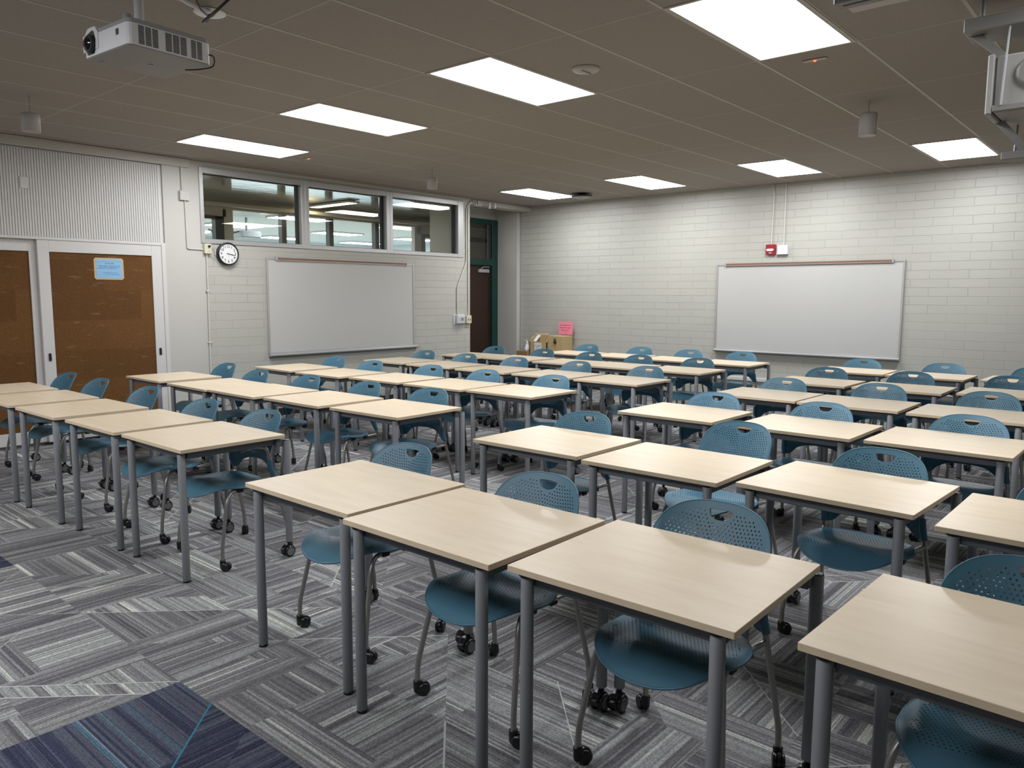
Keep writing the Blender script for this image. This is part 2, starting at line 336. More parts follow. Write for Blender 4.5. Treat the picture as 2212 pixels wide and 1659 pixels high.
def solo(mb, name, mats, label, cat, group=None, **k):
    o = mb.build(name, mats, **k); o['label'] = label; o['category'] = cat
    if group: o['group'] = group
    return o
def struct(mb, name, mats, parent=None):
    o = mb.build(name, mats, parent)
    if not parent: o['kind'] = 'structure'
    return o
def smooth_path(pts, rad=0.03, n=5):
    """round the corners of a polyline"""
    P = [Vector(p) for p in pts]; out = [P[0]]
    for i in range(1, len(P) - 1):
        a, b, c = P[i - 1], P[i], P[i + 1]; d1 = min(rad, (a - b).length * .45); d2 = min(rad, (c - b).length * .45)
        p, q = b + (a - b).normalized() * d1, b + (c - b).normalized() * d2
        for k in range(n + 1):
            t = k / n; out.append((1 - t) ** 2 * p + 2 * t * (1 - t) * b + t * t * q)
    out.append(P[-1]); return out

# ------------------------------------------------------------------ floor
def cut(poly, nx, ny, c):
    """split a convex polygon by the line nx*x+ny*y=c"""
    A, B, X = [], [], []
    n = len(poly)
    for i in range(n):
        p, q = poly[i], poly[(i + 1) % n]; dp, dq = nx * p[0] + ny * p[1] - c, nx * q[0] + ny * q[1] - c
        if dp <= 1e-7: A.append(p)
        if dp >= -1e-7: B.append(p)
        if (dp < -1e-7 and dq > 1e-7) or (dp > 1e-7 and dq < -1e-7):
            t = dp / (dp - dq); x = (p[0] + t * (q[0] - p[0]), p[1] + t * (q[1] - p[1])); A.append(x); B.append(x); X.append(x)
        elif abs(dp) <= 1e-7: X.append(p)
    return A, B, X
def area(p): return 0.5 * abs(sum(p[i][0] * p[(i + 1) % len(p)][1] - p[(i + 1) % len(p)][0] * p[i][1] for i in range(len(p))))
def make_floor():
    rnd = random.Random(21); T = 0.5; x00, y00 = -2.98, 1.26
    V, F, A = [], [], {k: [] for k in ('stripe_dir', 'seed', 'tone', 'blue', 'line')}
    def face(poly, z, d, sd, tn, bl, ln):
        o = len(V); V.extend([(x, y, z) for x, y in poly]); F.append(list(range(o, o + len(poly))))
        for k, v in zip(A, (d, sd, tn, bl, ln)): A[k].append(float(v))
    lim = (XW - 0.80, XR, YF, YW); S2 = 2 * T
    i0, i1 = math.floor((lim[0] - x00) / S2), math.ceil((XR - x00) / S2); j0, j1 = math.floor((YF - y00) / S2), math.ceil((YW - y00) / S2)
    def clip(p):
        for nx, ny, c in ((-1, 0, -lim[0]), (1, 0, lim[1]), (0, -1, -lim[2]), (0, 1, lim[3])):
            if len(p) < 3: return p
            p = cut(p, nx, ny, c)[0]
        return p
    def is_blue(px, py):
        i, j = math.floor((px - x00) / T), math.floor((py - y00) / T); return 1 if (i in (0, 1) and j in (-1, -2, -3, -4)) or (i in (-5, -6, -7) and j == -1) else 0
    q2 = 2 ** .5
    for i in range(i0, i1):
        for j in range(j0, j1):
            x, y = x00 + i * S2, y00 + j * S2; cx, cy = x + T, y + T
            polys = [([(x, y), (x + S2, y), (x + S2, y + S2), (x, y + S2)], rnd.random() < 0.5)]; lines = []
            def split(nx, ny, c, prob, ln):
                nonlocal polys
                new = []
                for p, d in polys:
                    a, b, X = cut(p, nx, ny, c)
                    if len(a) > 2 and len(b) > 2 and area(a) > 0.006 and area(b) > 0.006 and rnd.random() < prob:
                        new += [(a, d), (b, not d)]
                        if ln and len(X) == 2 and rnd.random() < 0.72: lines.append((X, nx, ny))
                    else: new.append((p, d))
                polys = new
            for k in range(rnd.choice((2, 3, 3))):
                s_ = rnd.choice((1, -1)); nx, ny = 1 / q2, s_ / q2
                split(nx, ny, nx * cx + ny * cy + rnd.choice((0, .177, -.177, .354, -.354, .09, -.27)), 0.85, True)
            for nx, ny, c in ((1, 0, cx), (0, 1, cy)):
                new = []
                for p, d in polys:
                    a, b, X = cut(p, nx, ny, c)
                    if len(a) > 2 and len(b) > 2: new += [(a, d), (b, d if rnd.random() < .45 else not d)]
                    else: new.append((p, d))
                polys = new
            for p, d in polys:
                if len(p) > 2 and area(p) > 0.09 and rnd.random() < .5:
                    g = (sum(v[0] for v in p) / len(p), sum(v[1] for v in p) / len(p)); n_ = (1, 0) if d else (0, 1)
                    a, b, X = cut(p, n_[0], n_[1], n_[0] * g[0] + n_[1] * g[1] + rnd.uniform(-.08, .08)); parts_ = [(a, d), (b, not d)]
                else: parts_ = [(p, d)]
                for p, d in parts_:
                    p = clip(p)
                    if len(p) > 2:
                        g = (sum(v[0] for v in p) / len(p), sum(v[1] for v in p) / len(p)); face(p, 0, d, rnd.random() * 50, rnd.uniform(-0.10, 0.12), is_blue(*g), 0)
            for (a, b), nx, ny in lines:
                wd = rnd.choice((0.0018, 0.0025, 0.0035)); N_ = 4
                for m_ in range(N_):      # short pieces, so the line takes the colour of the tile it crosses
                    p0 = (a[0] + (b[0] - a[0]) * m_ / N_, a[1] + (b[1] - a[1]) * m_ / N_); p1 = (a[0] + (b[0] - a[0]) * (m_ + 1) / N_, a[1] + (b[1] - a[1]) * (m_ + 1) / N_)
                    q = clip([(p0[0] - nx * wd, p0[1] - ny * wd), (p1[0] - nx * wd, p1[1] - ny * wd), (p1[0] + nx * wd, p1[1] + ny * wd), (p0[0] + nx * wd, p0[1] + ny * wd)])
                    if len(q) > 2:
                        ar = sum(q[m][0] * q[(m + 1) % len(q)][1] - q[(m + 1) % len(q)][0] * q[m][1] for m in range(len(q)))
                        face(q if ar > 0 else q[::-1], 0.0006, 0, 0, 0, is_blue((p0[0] + p1[0]) / 2, (p0[1] + p1[1]) / 2), 1)
    me = bpy.data.meshes.new('floor'); me.from_pydata(V, [], F); me.materials.append(M['carpet'])
    for k, v in A.items():
        at = me.attributes.new(k, 'FLOAT', 'FACE'); at.data.foreach_set('value', v)
    me.update(); o = bpy.data.objects.new('floor', me); COL.objects.link(o); o['kind'] = 'structure'; o.location.z = FZ
    sb = MB().box((XW - 0.8, YF, -0.06), (XR, YW, -0.002)); struct(sb, 'floor_slab', M['rubber'], o)
make_floor()

# ------------------------------------------------------------------ walls
struct(MB().box((XW - 0.22, YW, FZ), (XR + 0.2, YW + 0.2, H + 0.1)), 'wall_back', M['block_x'])
struct(MB().box((XR, YF, FZ), (XR + 0.2, YW, H + 0.1)), 'wall_right', M['block_y'])
struct(MB().box((XW - 0.22, YF - 0.2, FZ), (XR + 0.2, YF, H + 0.1)), 'wall_front', M['wall_smooth'])
WB_ = XW - 0.2     # back face of the left wall
struct(MB().box((WB_, YF, FZ), (XW - 0.092, 3.93, H)), 'wall_left', M['wall_smooth'])
struct(MB().box((WB_, 3.93, FZ), (XW, 4.40, H)), 'wall_left', M['wall_smooth'])
lw = MB().box((WB_, 4.40, FZ), (XW, 8.785, 2.10)); lw.box((WB_, 8.625, 2.10), (XW, 8.785, H)); lw.box((WB_, 4.40, 2.955), (XW, 8.625, H))
struct(lw, 'wall_left', M['block_y'])
# door alcove: two side walls and the wall round the door frame
AX = -9.39
struct(MB().box((AX - 0.1, 8.70, FZ), (WB_, 8.785, H)), 'wall_alcove', M['wall_smooth'])
al = MB().box((AX - 0.1, 10.20, FZ), (XW - 0.235, YW + 0.1, H)); struct(al, 'wall_alcove', M['wall_smooth'])
struct(MB().box((AX - 0.1, 8.785, 2.825), (AX - 0.02, 10.20, H)), 'wall_alcove', M['wall_smooth'])
# beams under the ceiling along the left wall
struct(MB().box((XW, YF, 2.925), (XW + 0.035, 4.23, H - 0.001), 0.004), 'trim_1', M['wall_smooth'])
struct(MB().box((XW - 0.22, 8.785, 2.94), (XW + 0.012, YW, H - 0.006), 0.004), 'trim_2', M['wall_smooth'])
struct(MB().box((XW, 4.23, 2.985), (XW + 0.012, 8.785, H - 0.006)), 'trim_3', M['wall_smooth'])
# black rubber base
struct(MB().box((XW, 4.0, FZ), (XW + 0.012, 8.785, 0.075), 0.003), 'baseboard_left', M['rubber'])
struct(MB().box((XW - 0.235, YW - 0.012, FZ), (XR, YW, 0.075), 0.003), 'baseboard_back', M['rubber'])

# ------------------------------------------------------------------ ceiling
GX, GY, UX, UY = -4.112, 3.655, 0.6135, 1.2045
# lit lamp cells (grid column, grid row) and where they are
LAMPS = [(0, 0), (3, 0), (-3, 0), (-6, 0), (0, 4), (3, 4), (-3, 4), (-6, 4), (6, 0), (-6, -4), (-3, -4), (0, -4), (3, -4)]
struct(MB().box((WB_, YF, H + 0.0018), (XR, YW, H + 0.10)), 'ceiling', M['tile'])
ceil = [o for o in COL.objects if o.name == 'ceiling'][0]
tb = MB()
xs = [GX + i * UX for i in range(-8, 13) if XW < GX + i * UX < XR]; ys = [GY + j * UY for j in range(-10, 6) if YF < GY + j * UY < YW]
for x in xs: tb.box((x - 0.010, YF, H), (x + 0.010, YW, H + 0.004))
for y in ys: tb.box((XW, y - 0.0038, H + 0.0006), (XR, y + 0.0038, H + 0.004))
tb.box((XW, YW - 0.02, H - 0.002), (XR, YW, H + 0.0125)); tb.box((XW, YF, H - 0.002), (XW + 0.02, YW, H + 0.0125))
tb.build('ceiling_grid', M['tbar'], ceil)

lamp_labels = {
 (0, 0): 'lit white ceiling light panel, third from the left in the near row', (3, 0): 'largest lit white ceiling light panel, cut by the top edge of the photo',
 (-3, 0): 'lit white ceiling light panel, second from the left in the near row', (-6, 0): 'lit white ceiling light panel nearest the fluted panel and window',
 (0, 4): 'lit white ceiling light panel of the far row, left of the alarm', (3, 4): 'lit white ceiling light panel of the far row nearest the right edge',
 (-3, 4): 'lit white ceiling light panel of the far row, second from the door corner', (-6, 4): 'lit white ceiling light panel nearest the door corner beside the black dome',
 (6, 0): 'ceiling light panel of the near row, first one right of the photo', (9, 0): 'ceiling light panel of the near row next to the right wall',
 (6, 4): 'ceiling light panel of the far row, first one right of the photo', (9, 4): 'ceiling light panel of the far row next to the right wall',
 (-6, -4): 'ceiling light panel behind the camera, nearest the left wall', (-3, -4): 'ceiling light panel behind the camera, second from the left wall',
 (0, -4): 'ceiling light panel behind the camera, third from the left wall', (3, -4): 'ceiling light panel behind the camera, fourth from the left wall'}
first = None
for (i, j) in LAMPS:
    cx, cy = GX + (i + .5) * UX, GY + (j + .5) * UY
    if first is None:
        t = thing('ceiling_light', lamp_labels[(i, j)], 'ceiling light', (cx, cy, H), 0, 'square edged lit panels in the ceiling grid')
        a, b2 = 0.276, 0.580; fr = MB()
        for x0, x1, y0, y1 in ((-.306, .306, -.602, -b2), (-.306, .306, b2, .602), (-.306, -a, -b2, b2), (a, .306, -b2, b2)): fr.box((x0, y0, -0.004), (x1, y1, 0.012))
        fr.build('frame', M['tbar'], t)
        df = MB(); df.add([(-a, -b2, -0.002), (-a, b2, -0.002), (a, b2, -0.002), (a, -b2, -0.002)], [(0, 1, 2, 3)]); df.build('diffuser', M['lamp'], t)
        first = t
    else:
        t = first.copy(); COL.objects.link(t); t.location = (cx, cy, H); t['label'] = lamp_labels[(i, j)]
        for c in list(first.children):
            n = c.copy(); COL.objects.link(n); n.parent = t

# ------------------------------------------------------------------ student desk
DA, DB, DZ = 0.721, 0.620, 0.730
def build_desk():
    t = thing('student_desk', '', 'desk')
    # rounded rectangle top with a small chamfer
    def rr(e):
        pts = []
        for cx, cy, a0 in ((DA - .004, .004, -90), (DA - .004, DB - .004, 0), (.004, DB - .004, 90), (.004, .004, 180)):
            for k in range(5):
                a = R(a0 + k * 22.5); pts.append((cx + (.004 - e) * math.cos(a), cy + (.004 - e) * math.sin(a)))
        return pts
    mb = MB(); rings = [[(x, y, z) for x, y in rr(e)] for e, z in ((0.001, DZ - .0195), (0, DZ - .0185), (0, DZ - .0012), (0.0012, DZ))]
    n = len(rings[0])
    for k in range(3): mb.add(rings[k] + rings[k + 1], [(i, (i + 1) % n, (i + 1) % n + n, i + n) for i in range(n)], False, 1)
    mb.add(rings[3], [tuple(range(n))], False, 0); mb.add(rings[0], [tuple(reversed(range(n)))], False, 1)
    mb.build('desk_top', [M['maple'], M['maple_edge']], t)
    zt = DZ - .020
    fr = MB(); 
    fr.box((.075, .040, zt - .042), (DA - .075, .062, zt), .002); fr.box((.075, DB - .062, zt - .042), (DA - .075, DB - .040, zt), .002)
    fr.box((.044, .040, zt - .042), (.070, DB - .02, zt), .002); fr.box((DA - .070, .040, zt - .042), (DA - .044, DB - .02, zt), .002)
    # brackets that carry the rear legs just outside the top
    for x0, x1 in ((.020, .048), (DA - .048, DA - .020)): fr.box((x0, DB - .045, zt - .052), (x1, DB + .016, zt - .010), .002)
    fr.build('frame', M['rail'], t)
    for x in (.056, DA - .056):
        y = .029; lg = MB().lathe([(.0185, .012), (.0200, .014), (.0200, zt - .010), (.0190, zt - .008)], (x, y, 0), n=18).build('leg', M['leg'], t)
        MB().lathe([(.017, 0), (.0195, .002), (.0195, .012), (.016, .012)], (x, y, 0), n=16).build('foot_glide', M['black'], lg)
        MB().lathe([(.023, zt - .009), (.026, zt - .006), (.026, zt)], (x, y, 0), n=16).build('collar', M['black'], lg)
        MB().box((x - .012, y + .010, zt - .038), (x + .012, y + .03, zt - .004), .002).build('leg_bracket', M['rail'], lg)
    for x in (.014, DA - .014):
        y = DB + .016; lg = MB().lathe([(.0195, .088), (.0205, .090), (.0205, .690), (.0195, .692)], (x, y, 0), n=18).build('leg', M['leg'], t)
        MB().lathe([(.0195, .691), (.0195, .694), (.017, .696), (.001, .6965)], (x, y, 0), n=18).build('leg_cap', M['black'], lg)
        cs = MB(); cs.lathe([(.010, .070), (.011, .090)], (x, y, 0), n=10)
        # hooded twin-wheel caster trailing to the front, with its brake lever
        cs.lathe([(.0225, -.0075), (.0225, .0075)], (x, y - .010, .036), 'x', 16); arc = []
        for k in range(9): a = R(-10 + 25 * k); arc.append((y - .010 - math.cos(a) * .036, .034 + math.sin(a) * .040))
        arc += [(y + .012, .050), (y - .012, .030)]
        cs.prism(arc, lambda u, v, s_, x=x: (x - .015 + .030 * s_, u, v)); cs.box((x - .010, y - .060, .046), (x + .010, y - .036, .052), .002)
        cs.build('caster', M['black'], lg)
        for s_ in (-1, 1):
            MB().lathe([(.028, 0), (.0335, .003), (.0335, .013), (.027, .016)] if s_ > 0 else [(.027, -.016), (.0335, -.013), (.0335, -.003), (.028, 0)], (x + s_ * .012, y - .010, .0335), 'x', 18).build('wheel', M['black'], lg)
            h0 = .0275 * s_; MB().lathe([(.0235, min(h0, h0 + s_ * .0025)), (.0235, max(h0, h0 + s_ * .0025))], (x, y - .010, .0335), 'x', 16).build('wheel_hub', M['hub'], lg)
    return t

# ------------------------------------------------------------------ chair
def shell(outline, holes, steiner, surf, th, flip=False):
    """perforated plastic shell: 2-D outline with holes lifted onto surf(u,v), given thickness and rims"""
    P = [Vector(p) for p in outline]; E_ = []; n = len(P); E_ += [(i, (i + 1) % n) for i in range(n)]
    for h in holes:
        o = len(P); P += [Vector(p) for p in h]; E_ += [(o + i, o + (i + 1) % len(h)) for i in range(len(h))]
    nb = len(P); P += [Vector(p) for p in steiner]
    vs, es, fs, *_ = delaunay_2d_cdt(P, E_, [], 2, 1e-6)
    def nrm(u, v):
        e = 1e-3; a = Vector(surf(u + e, v)) - Vector(surf(u - e, v)); b = Vector(surf(u, v + e)) - Vector(surf(u, v - e)); q = a.cross(b).normalized(); return -q if flip else q
    sn = -1 if flip else 1
    top = [Vector(surf(p.x, p.y)) for p in vs]; nn = [nrm(p.x, p.y) for p in vs]; bot = [t - q * th for t, q in zip(top, nn)]
    mb = MB()
    def ccw(f):
        a = sum(vs[f[i]].x * vs[f[(i + 1) % len(f)]].y - vs[f[(i + 1) % len(f)]].x * vs[f[i]].y for i in range(len(f))); return list(f) if (a > 0) != flip else list(f)[::-1]
    cen = [(Vector((sum(q[0] for q in h) / len(h), sum(q[1] for q in h) / len(h))), max((Vector(q) - Vector(h[0])).length for q in h)) for h in holes]
    def kept(f):
        g = sum((vs[i] for i in f), Vector((0, 0))) / len(f)
        return all((g - c_).length > r_ or not inside(g, h) for h, (c_, r_) in zip(holes, cen)) and inside(g, outline)
    F = [ccw(f) for f in fs if kept(f)]
    mb.add(top, F, True); mb.add(bot, [f[::-1] for f in F], True)
    cnt = {}
    for f in F:
        for i in range(len(f)):
            a, b = f[i], f[(i + 1) % len(f)]; cnt[(a, b)] = 1
    rim = [(a, b) for (a, b) in cnt if (b, a) not in cnt]
    vv = []; ff = []
    for a, b in rim:
        o = len(vv); vv += [top[a], top[b], bot[b], bot[a]]; ff.append((o + 1, o, o + 3, o + 2))
    mb.add(vv, ff, False)
    mb.vn = [tuple(q) for q in nn] + [tuple(-q) for q in nn] + [None] * len(vv)
    return mb
def inside(p, poly):
    c = False; n = len(poly)
    for i in range(n):
        a, b = poly[i], poly[(i + 1) % n]
        if (a[1] > p[1]) != (b[1] > p[1]) and p[0] < (b[0] - a[0]) * (p[1] - a[1]) / (b[1] - a[1]) + a[0]: c = not c
    return c
def dist(p, poly):
    d = 9
    for i in range(len(poly)):
        a, b = Vector(poly[i]), Vector(poly[(i + 1) % len(poly)]); q = Vector(p); t = max(0, min(1, (q - a).dot(b - a) / max((b - a).length_squared, 1e-12))); d = min(d, (a + (b - a) * t - q).length)
    return d
def spline(pts, n=4, closed=True):
    out = []; m = len(pts)
    for i in range(m if closed else m - 1):
        p0, p1, p2, p3 = [Vector(pts[(i + k) % m]) if closed else Vector(pts[max(0, min(m - 1, i + k))]) for k in (-1, 0, 1, 2)]
        for k in range(n):
            t = k / n; out.append(tuple(0.5 * ((2 * p1) + (p2 - p0) * t + (2 * p0 - 5 * p1 + 4 * p2 - p3) * t * t + (3 * p1 - p0 - 3 * p2 + p3) * t ** 3)))
    return out
def lerp_tab(tab, z):
    if z <= tab[0][0]: return tab[0][1] + (z - tab[0][0]) * (tab[1][1] - tab[0][1]) / (tab[1][0] - tab[0][0])
    for (a, va), (b, vb) in zip(tab, tab[1:]):
        if z <= b: 
            t = (z - a) / (b - a); return va + (vb - va) * t
    (a, va), (b, vb) = tab[-2:]; return vb + (z - b) * (vb - va) / (b - a)
def build_chair():
    t = thing('classroom_chair', '', 'chair')
    # --- back
    half = [(0, .806), (.055, .8055), (.105, .799), (.148, .785), (.182, .760), (.203, .728), (.213, .690), (.216, .64), (.214, .58), (.213, .53), (.217, .49), (.221, .462), (.212, .452), (.188, .455), (.170, .470), (.150, .492), (.118, .512), (.075, .523), (0, .527)]
    pts = half + [(-x, z) for x, z in half[-2:0:-1]]
    out = spline(pts, 3)
    tab = [(.44, .150), (.50, .130), (.55, .122), (.60, .130), (.65, .152), (.70, .180), (.75, .207), (.78, .224), (.82, .246)]
    def tabs(z): return sum(lerp_tab(tab, z + d) for d in (-.024, -.012, 0, .012, .024)) / 5
    def bsurf(u, v): return (u, tabs(v) - .058 * (u / .216) ** 2 + .006 * max(0, (abs(u) - .19) / .026) ** 2, v + .02)
    hand = spline([(-.041, .7815), (0, .7832), (.041, .7815), (.0435, .775), (.034, .7585), (.014, .7505), (-.014, .7505), (-.034, .7585), (-.0435, .775)], 3)
    holes = [hand]; rows = 0; z = .775
    while z > .555:
        k = -16
        while k <= 16:
            x = (k + (0.5 if rows % 2 else 0)) * .0146
            # rows bow upward at the sides
            zz = z + .010 * (x / .2) ** 2 - .004 * math.sin(abs(x) * 26)
            if inside((x, zz), out) and dist((x, zz), out) > .024 and not inside((x, zz), hand) and dist((x, zz), hand) > .013 and abs(x) < .182:
                r = .0031; holes.append([(x + r * math.cos(a * math.pi / 4 + .39), zz + r * math.sin(a * math.pi / 4 + .39)) for a in range(8)])
            k += 1
        z -= .0118; rows += 1
    st = []
    for i in range(-22, 23):
        for j in range(0, 40):
            p = (i * .01, .45 + j * .0095)
            if inside(p, out) and dist(p, out) > .004 and not inside(p, hand) and dist(p, hand) > .003 and all((p[0] - sum(q[0] for q in h) / 8) ** 2 + (p[1] - sum(q[1] for q in h) / 8) ** 2 > .0045 ** 2 for h in holes[1:]): st.append(p)
    bk = shell(out, holes, st, bsurf, .0048).build('backrest', M['plastic'], t)
    # rolled edge and the two sleeves for the uprights
    ed = MB(); ring = [Vector(bsurf(u, v)) + Vector((0, .0024, 0)) for u, v in out]; ring.append(ring[0]); ed.tube(ring, .0036, 6); ed.build('rim', M['plastic'], bk)
    for s in (-1, 1): MB().tube([(s * .2215, .098, .472), (s * .2180, .079, .52), (s * .2150, .074, .573)], [.0150, .0155, .0145], 12).build('sleeve', M['plastic'], bk)
    # --- seat
    so = [(0, .078), (.07, .077), (.135, .066), (.185, .040), (.216, .004), (.231, -.055), (.229, -.125), (.217, -.195), (.188, -.260), (.142, -.306), (.075, -.332), (0, -.339)]
    so = spline(so + [(-x, y) for x, y in so[-2:0:-1]], 3)
    def ssurf(u, v):
        z = .438
        z -= .020 * math.exp(-((v + .03) / .11) ** 2) * (1 - (u / .24) ** 2)          # dish
        z += .010 * math.exp(-((v + .19) / .06) ** 2) * (0.35 + 0.65 * math.cos(abs(u) * 13) ** 2)                    # thigh rise
        f = max(0.0, -v - .205); z -= 2.2 * f ** 2 + .12 * f                            # waterfall front
        g = max(0.0, abs(u) - .165); z -= 3.2 * g ** 2 * (1 + max(0, (-v - .08) * 3))
        h = max(0.0, v - .045); z += 1.5 * h ** 2
        return (u, v, z + .02)
    holes = []; rows = 0; y = .058
    while y > -.255:
        for k in range(-14, 15):
            x = (k + (0.5 if rows % 2 else 0)) * .0138
            yy = y - .022 * (x / .2) ** 2
            if inside((x, yy), so) and dist((x, yy), so) > .030 and yy > -.250 + .03 * (1 - abs(x) / .2): 
                r = .0027; holes.append([(x + r * math.cos(a * math.pi / 3), yy + r * math.sin(a * math.pi / 3)) for a in range(6)])
        y -= .0118; rows += 1
    st = []
    for i in range(-23, 24):
        for j in range(-36, 9):
            p = (i * .01, j * .0098)
            if inside(p, so) and dist(p, so) > .004 and all((p[0] - (h[0][0] - .0027)) ** 2 + (p[1] - h[0][1]) ** 2 > .0042 ** 2 for h in holes): st.append(p)
    seat = shell(so, holes, st, ssurf, .0055).build('seat', M['plastic'], t)
    ed = MB(); ring = [Vector(ssurf(u, v)) - Vector((0, 0, .0030)) for u, v in so]; ring.append(ring[0]); ed.tube(ring, .0042, 6); ed.build('rim', M['plastic'], seat)
    for s in (-1, 1):
        for yy in (-.115, .000): MB().box((s * .180, yy - .020, .412), (s * .216, yy + .020, .434), .004).build('clip', M['black'], seat)
        for yy in (-.150, -.02): MB().lathe([(.0045, 0), (.0045, .0015), (.001, .003)], (s * .186, yy, ssurf(s * .186, yy)[2] - .0005), n=8).build('screw', M['chrome'], seat)
    # --- frame: front legs run into the seat rails, rear legs into the uprights of the back
    for s in (-1, 1):
        p = smooth_path([(s * .199, .020, .429), (s * .199, -.165, .424), (s * .220, -.205, .380), (s * .2500, -.258, .125), (s * .2500, -.260, .050)], .035, 5)
        fl = MB().tube(p, .0105, 12).build('leg', M['tube'], t)
        p = smooth_path([(s * .2500, .172, .050), (s * .2500, .170, .125), (s * .2215, .098, .46), (s * .2135, .074, .575), (s * .207, .066, .642), (s * .200, -.010, .660), (s * .192, -.055, .650), (s * .186, -.085, .636)], .028, 5)
        m = len(p); rr = [.0105] * m; ff = [(1, 1)] * m
        for k in range(m - 7, m):
            q = (k - (m - 7)) / 6; ff[k] = (1 + .9 * q, 1 - .55 * q)
        rr[-1] = .0075
        rl = MB().tube(p, rr, 12, flat=ff).build('leg', M['tube'], t)
        MB().tube(smooth_path([(s * .201, .005, .429), (s * .204, .055, .431), (s * .2235, .104, .438)], .03, 4), .0095, 10).build('cross_rail', M['tube'], rl)
        for lg, yy, dr in ((fl, -.260, -1), (rl, .172, 1)):
            a = {(-1, -1): 1.1, (-1, 1): 2.6, (1, -1): 0.4, (1, 1): 5.2}[(s, dr)]
            cs = MB(); x = s * .25
            cs.lathe([(.012, .012), (.0155, .020), (.0165, .050), (.0160, .060), (.013, .062)], (x, yy, 0), n=14)
            ca, sa = math.cos(a), math.sin(a); prof = []
            for k in range(10): b_ = R(200 - 22 * k); prof.append((.022 + math.cos(b_) * .0275, .0268 + math.sin(b_) * .0265))
            cs.prism(prof, lambda u, v, q, x=x, yy=yy: (x + ca * u - sa * (q - .5) * .011, yy + sa * u + ca * (q - .5) * .011, v))
            cs.build('caster', M['black'], lg)
            for q in (-1, 1):
                wl = MB(); rings = []
                for rad, off in ((.019, .005), (.0248, .008), (.0248, .017), (.018, .0205)):
                    rings.append([(x + ca * (.022 + rad * math.cos(2 * math.pi * k / 16)) - sa * q * off, yy + sa * (.022 + rad * math.cos(2 * math.pi * k / 16)) + ca * q * off, .0250 + rad * math.sin(2 * math.pi * k / 16)) for k in range(16)])
                wl.loft(rings if q < 0 else rings, True, True); wl.build('wheel', M['black'], lg)
    return t

def copy_tree(o, parent=None):
    c = o.copy(); COL.objects.link(c); c.parent = parent
    for ch in o.children: copy_tree(ch, c)
    return c

DESKS = {
'A1': (-4.66, 1.757, 0.2, 0.397, 0.503), 'A2': (-5.454, 1.73, 1.07, 0.471, 0.511), 'A3': (-6.302, 1.697, 0.89, 0.326, 0.606), 'A4': (-7.141, 1.696, -0.51, 0.271, 0.60), 'A5': (-7.979, 1.682, 0.0, 0.391, 0.62),
'B1': (-4.649, 3.193, 1.89, 0.347, 0.501), 'B2': (-5.478, 3.165, 0.17, 0.434, 0.5), 'B3': (-6.27, 3.123, -0.49, 0.438, 0.518), 'B4': (-6.994, 3.108, -0.99, 0.394, 0.504), 'B5': (-7.894, 3.121, -0.34, 0.442, 0.638),
'C1': (-3.021, 4.452, -0.64, 0.405, 0.5), 'C2': (-2.17, 4.456, -0.93, 0.32, 0.5), 'C3': (-1.383, 4.472, -1.01, 0.388, 0.518),
'D1': (-4.644, 4.588, 0.09, 0.392, 0.527), 'D2': (-5.407, 4.545, 0.73, 0.38, 0.523), 'D3': (-6.207, 4.538, 0.36, 0.437, 0.513), 'D4': (-7.007, 4.46, 1.16, 0.418, 0.5), 'D5': (-7.874, 4.495, -0.68, 0.423, 0.626),
'E5': (-7.708, 5.903, 0.08, 0.383, 0.5), 'E4': (-6.903, 5.889, 0.31, 0.323, 0.5), 'E3': (-6.078, 5.874, 0.62, 0.289, 0.527), 'E2': (-5.272, 5.899, 0.5, 0.316, 0.55), 'E1': (-4.484, 5.908, -0.16, 0.387, 0.55),
'F5': (-7.642, 7.138, -0.05, 0.398, 0.5), 'F4': (-6.888, 7.192, -0.57, 0.46, 0.5), 'F3': (-6.036, 7.165, 0.24, 0.381, 0.5), 'F2': (-5.335, 7.189, 0.0, 0.383, 0.5), 'F1': (-4.535, 7.213, 0.84, 0.343, 0.543),
'G4': (-6.908, 8.40, 0.0, 0.351, 0.5), 'G3': (-6.127, 8.439, 0.0, 0.429, 0.5), 'G2': (-5.334, 8.431, 0.0, 0.393, 0.5), 'G1': (-4.542, 8.422, 0.87, 0.297, 0.60),
'H1': (-3.003, 5.811, -0.77, 0.361, 0.5), 'H2': (-2.259, 5.78, -0.52, 0.372, 0.641), 'H3': (-1.482, 5.753, -0.25, 0.368, 0.646),
'I1': (-3.038, 7.07, -0.21, 0.328, 0.54), 'I2': (-2.264, 7.086, 0.3, 0.302, 0.619), 'I3': (-1.463, 7.239, 0.23, 0.289, 0.643),
'J1': (-3.098, 8.439, 1.24, 0.341, 0.5), 'J2': (-2.352, 8.44, -1.02, 0.396, 0.52), 'J3': (-1.517, 8.553, -1.27, 0.361, 0.5),
'S1': (-3.042, 3.009, 0.3, 0.286, 0.513), 'S2': (-2.264, 2.97, 0.24, 0.351, 0.84), 'S3': (-1.491, 3.047, -2.97, 0.38, 0.5), 'S4': (-0.682, 2.916, -0.6, 0.361, 0.5),
'T1': (-3.068, 1.622, -0.17, 0.266, 0.5), 'T2': (-2.313, 1.572, -0.05, 0.376, 0.5), 'T3': (-1.552, 1.609, 1.16, 0.342, 0.518), 'T4': (-0.699, 1.672, -1.75, 0.361, 0.5)}
ORD = ['', 'first', 'second', 'third', 'fourth', 'fifth']
ROWS_L = {'A': 'front row', 'B': 'second row', 'D': 'third row', 'E': 'fourth row', 'F': 'fifth row', 'G': 'back row'}
ROWS_R = {'T': 'front row', 'S': 'second row', 'C': 'third row', 'H': 'fourth row', 'I': 'fifth row', 'J': 'back row'}
crot = random.Random(5)
d0 = c0 = None
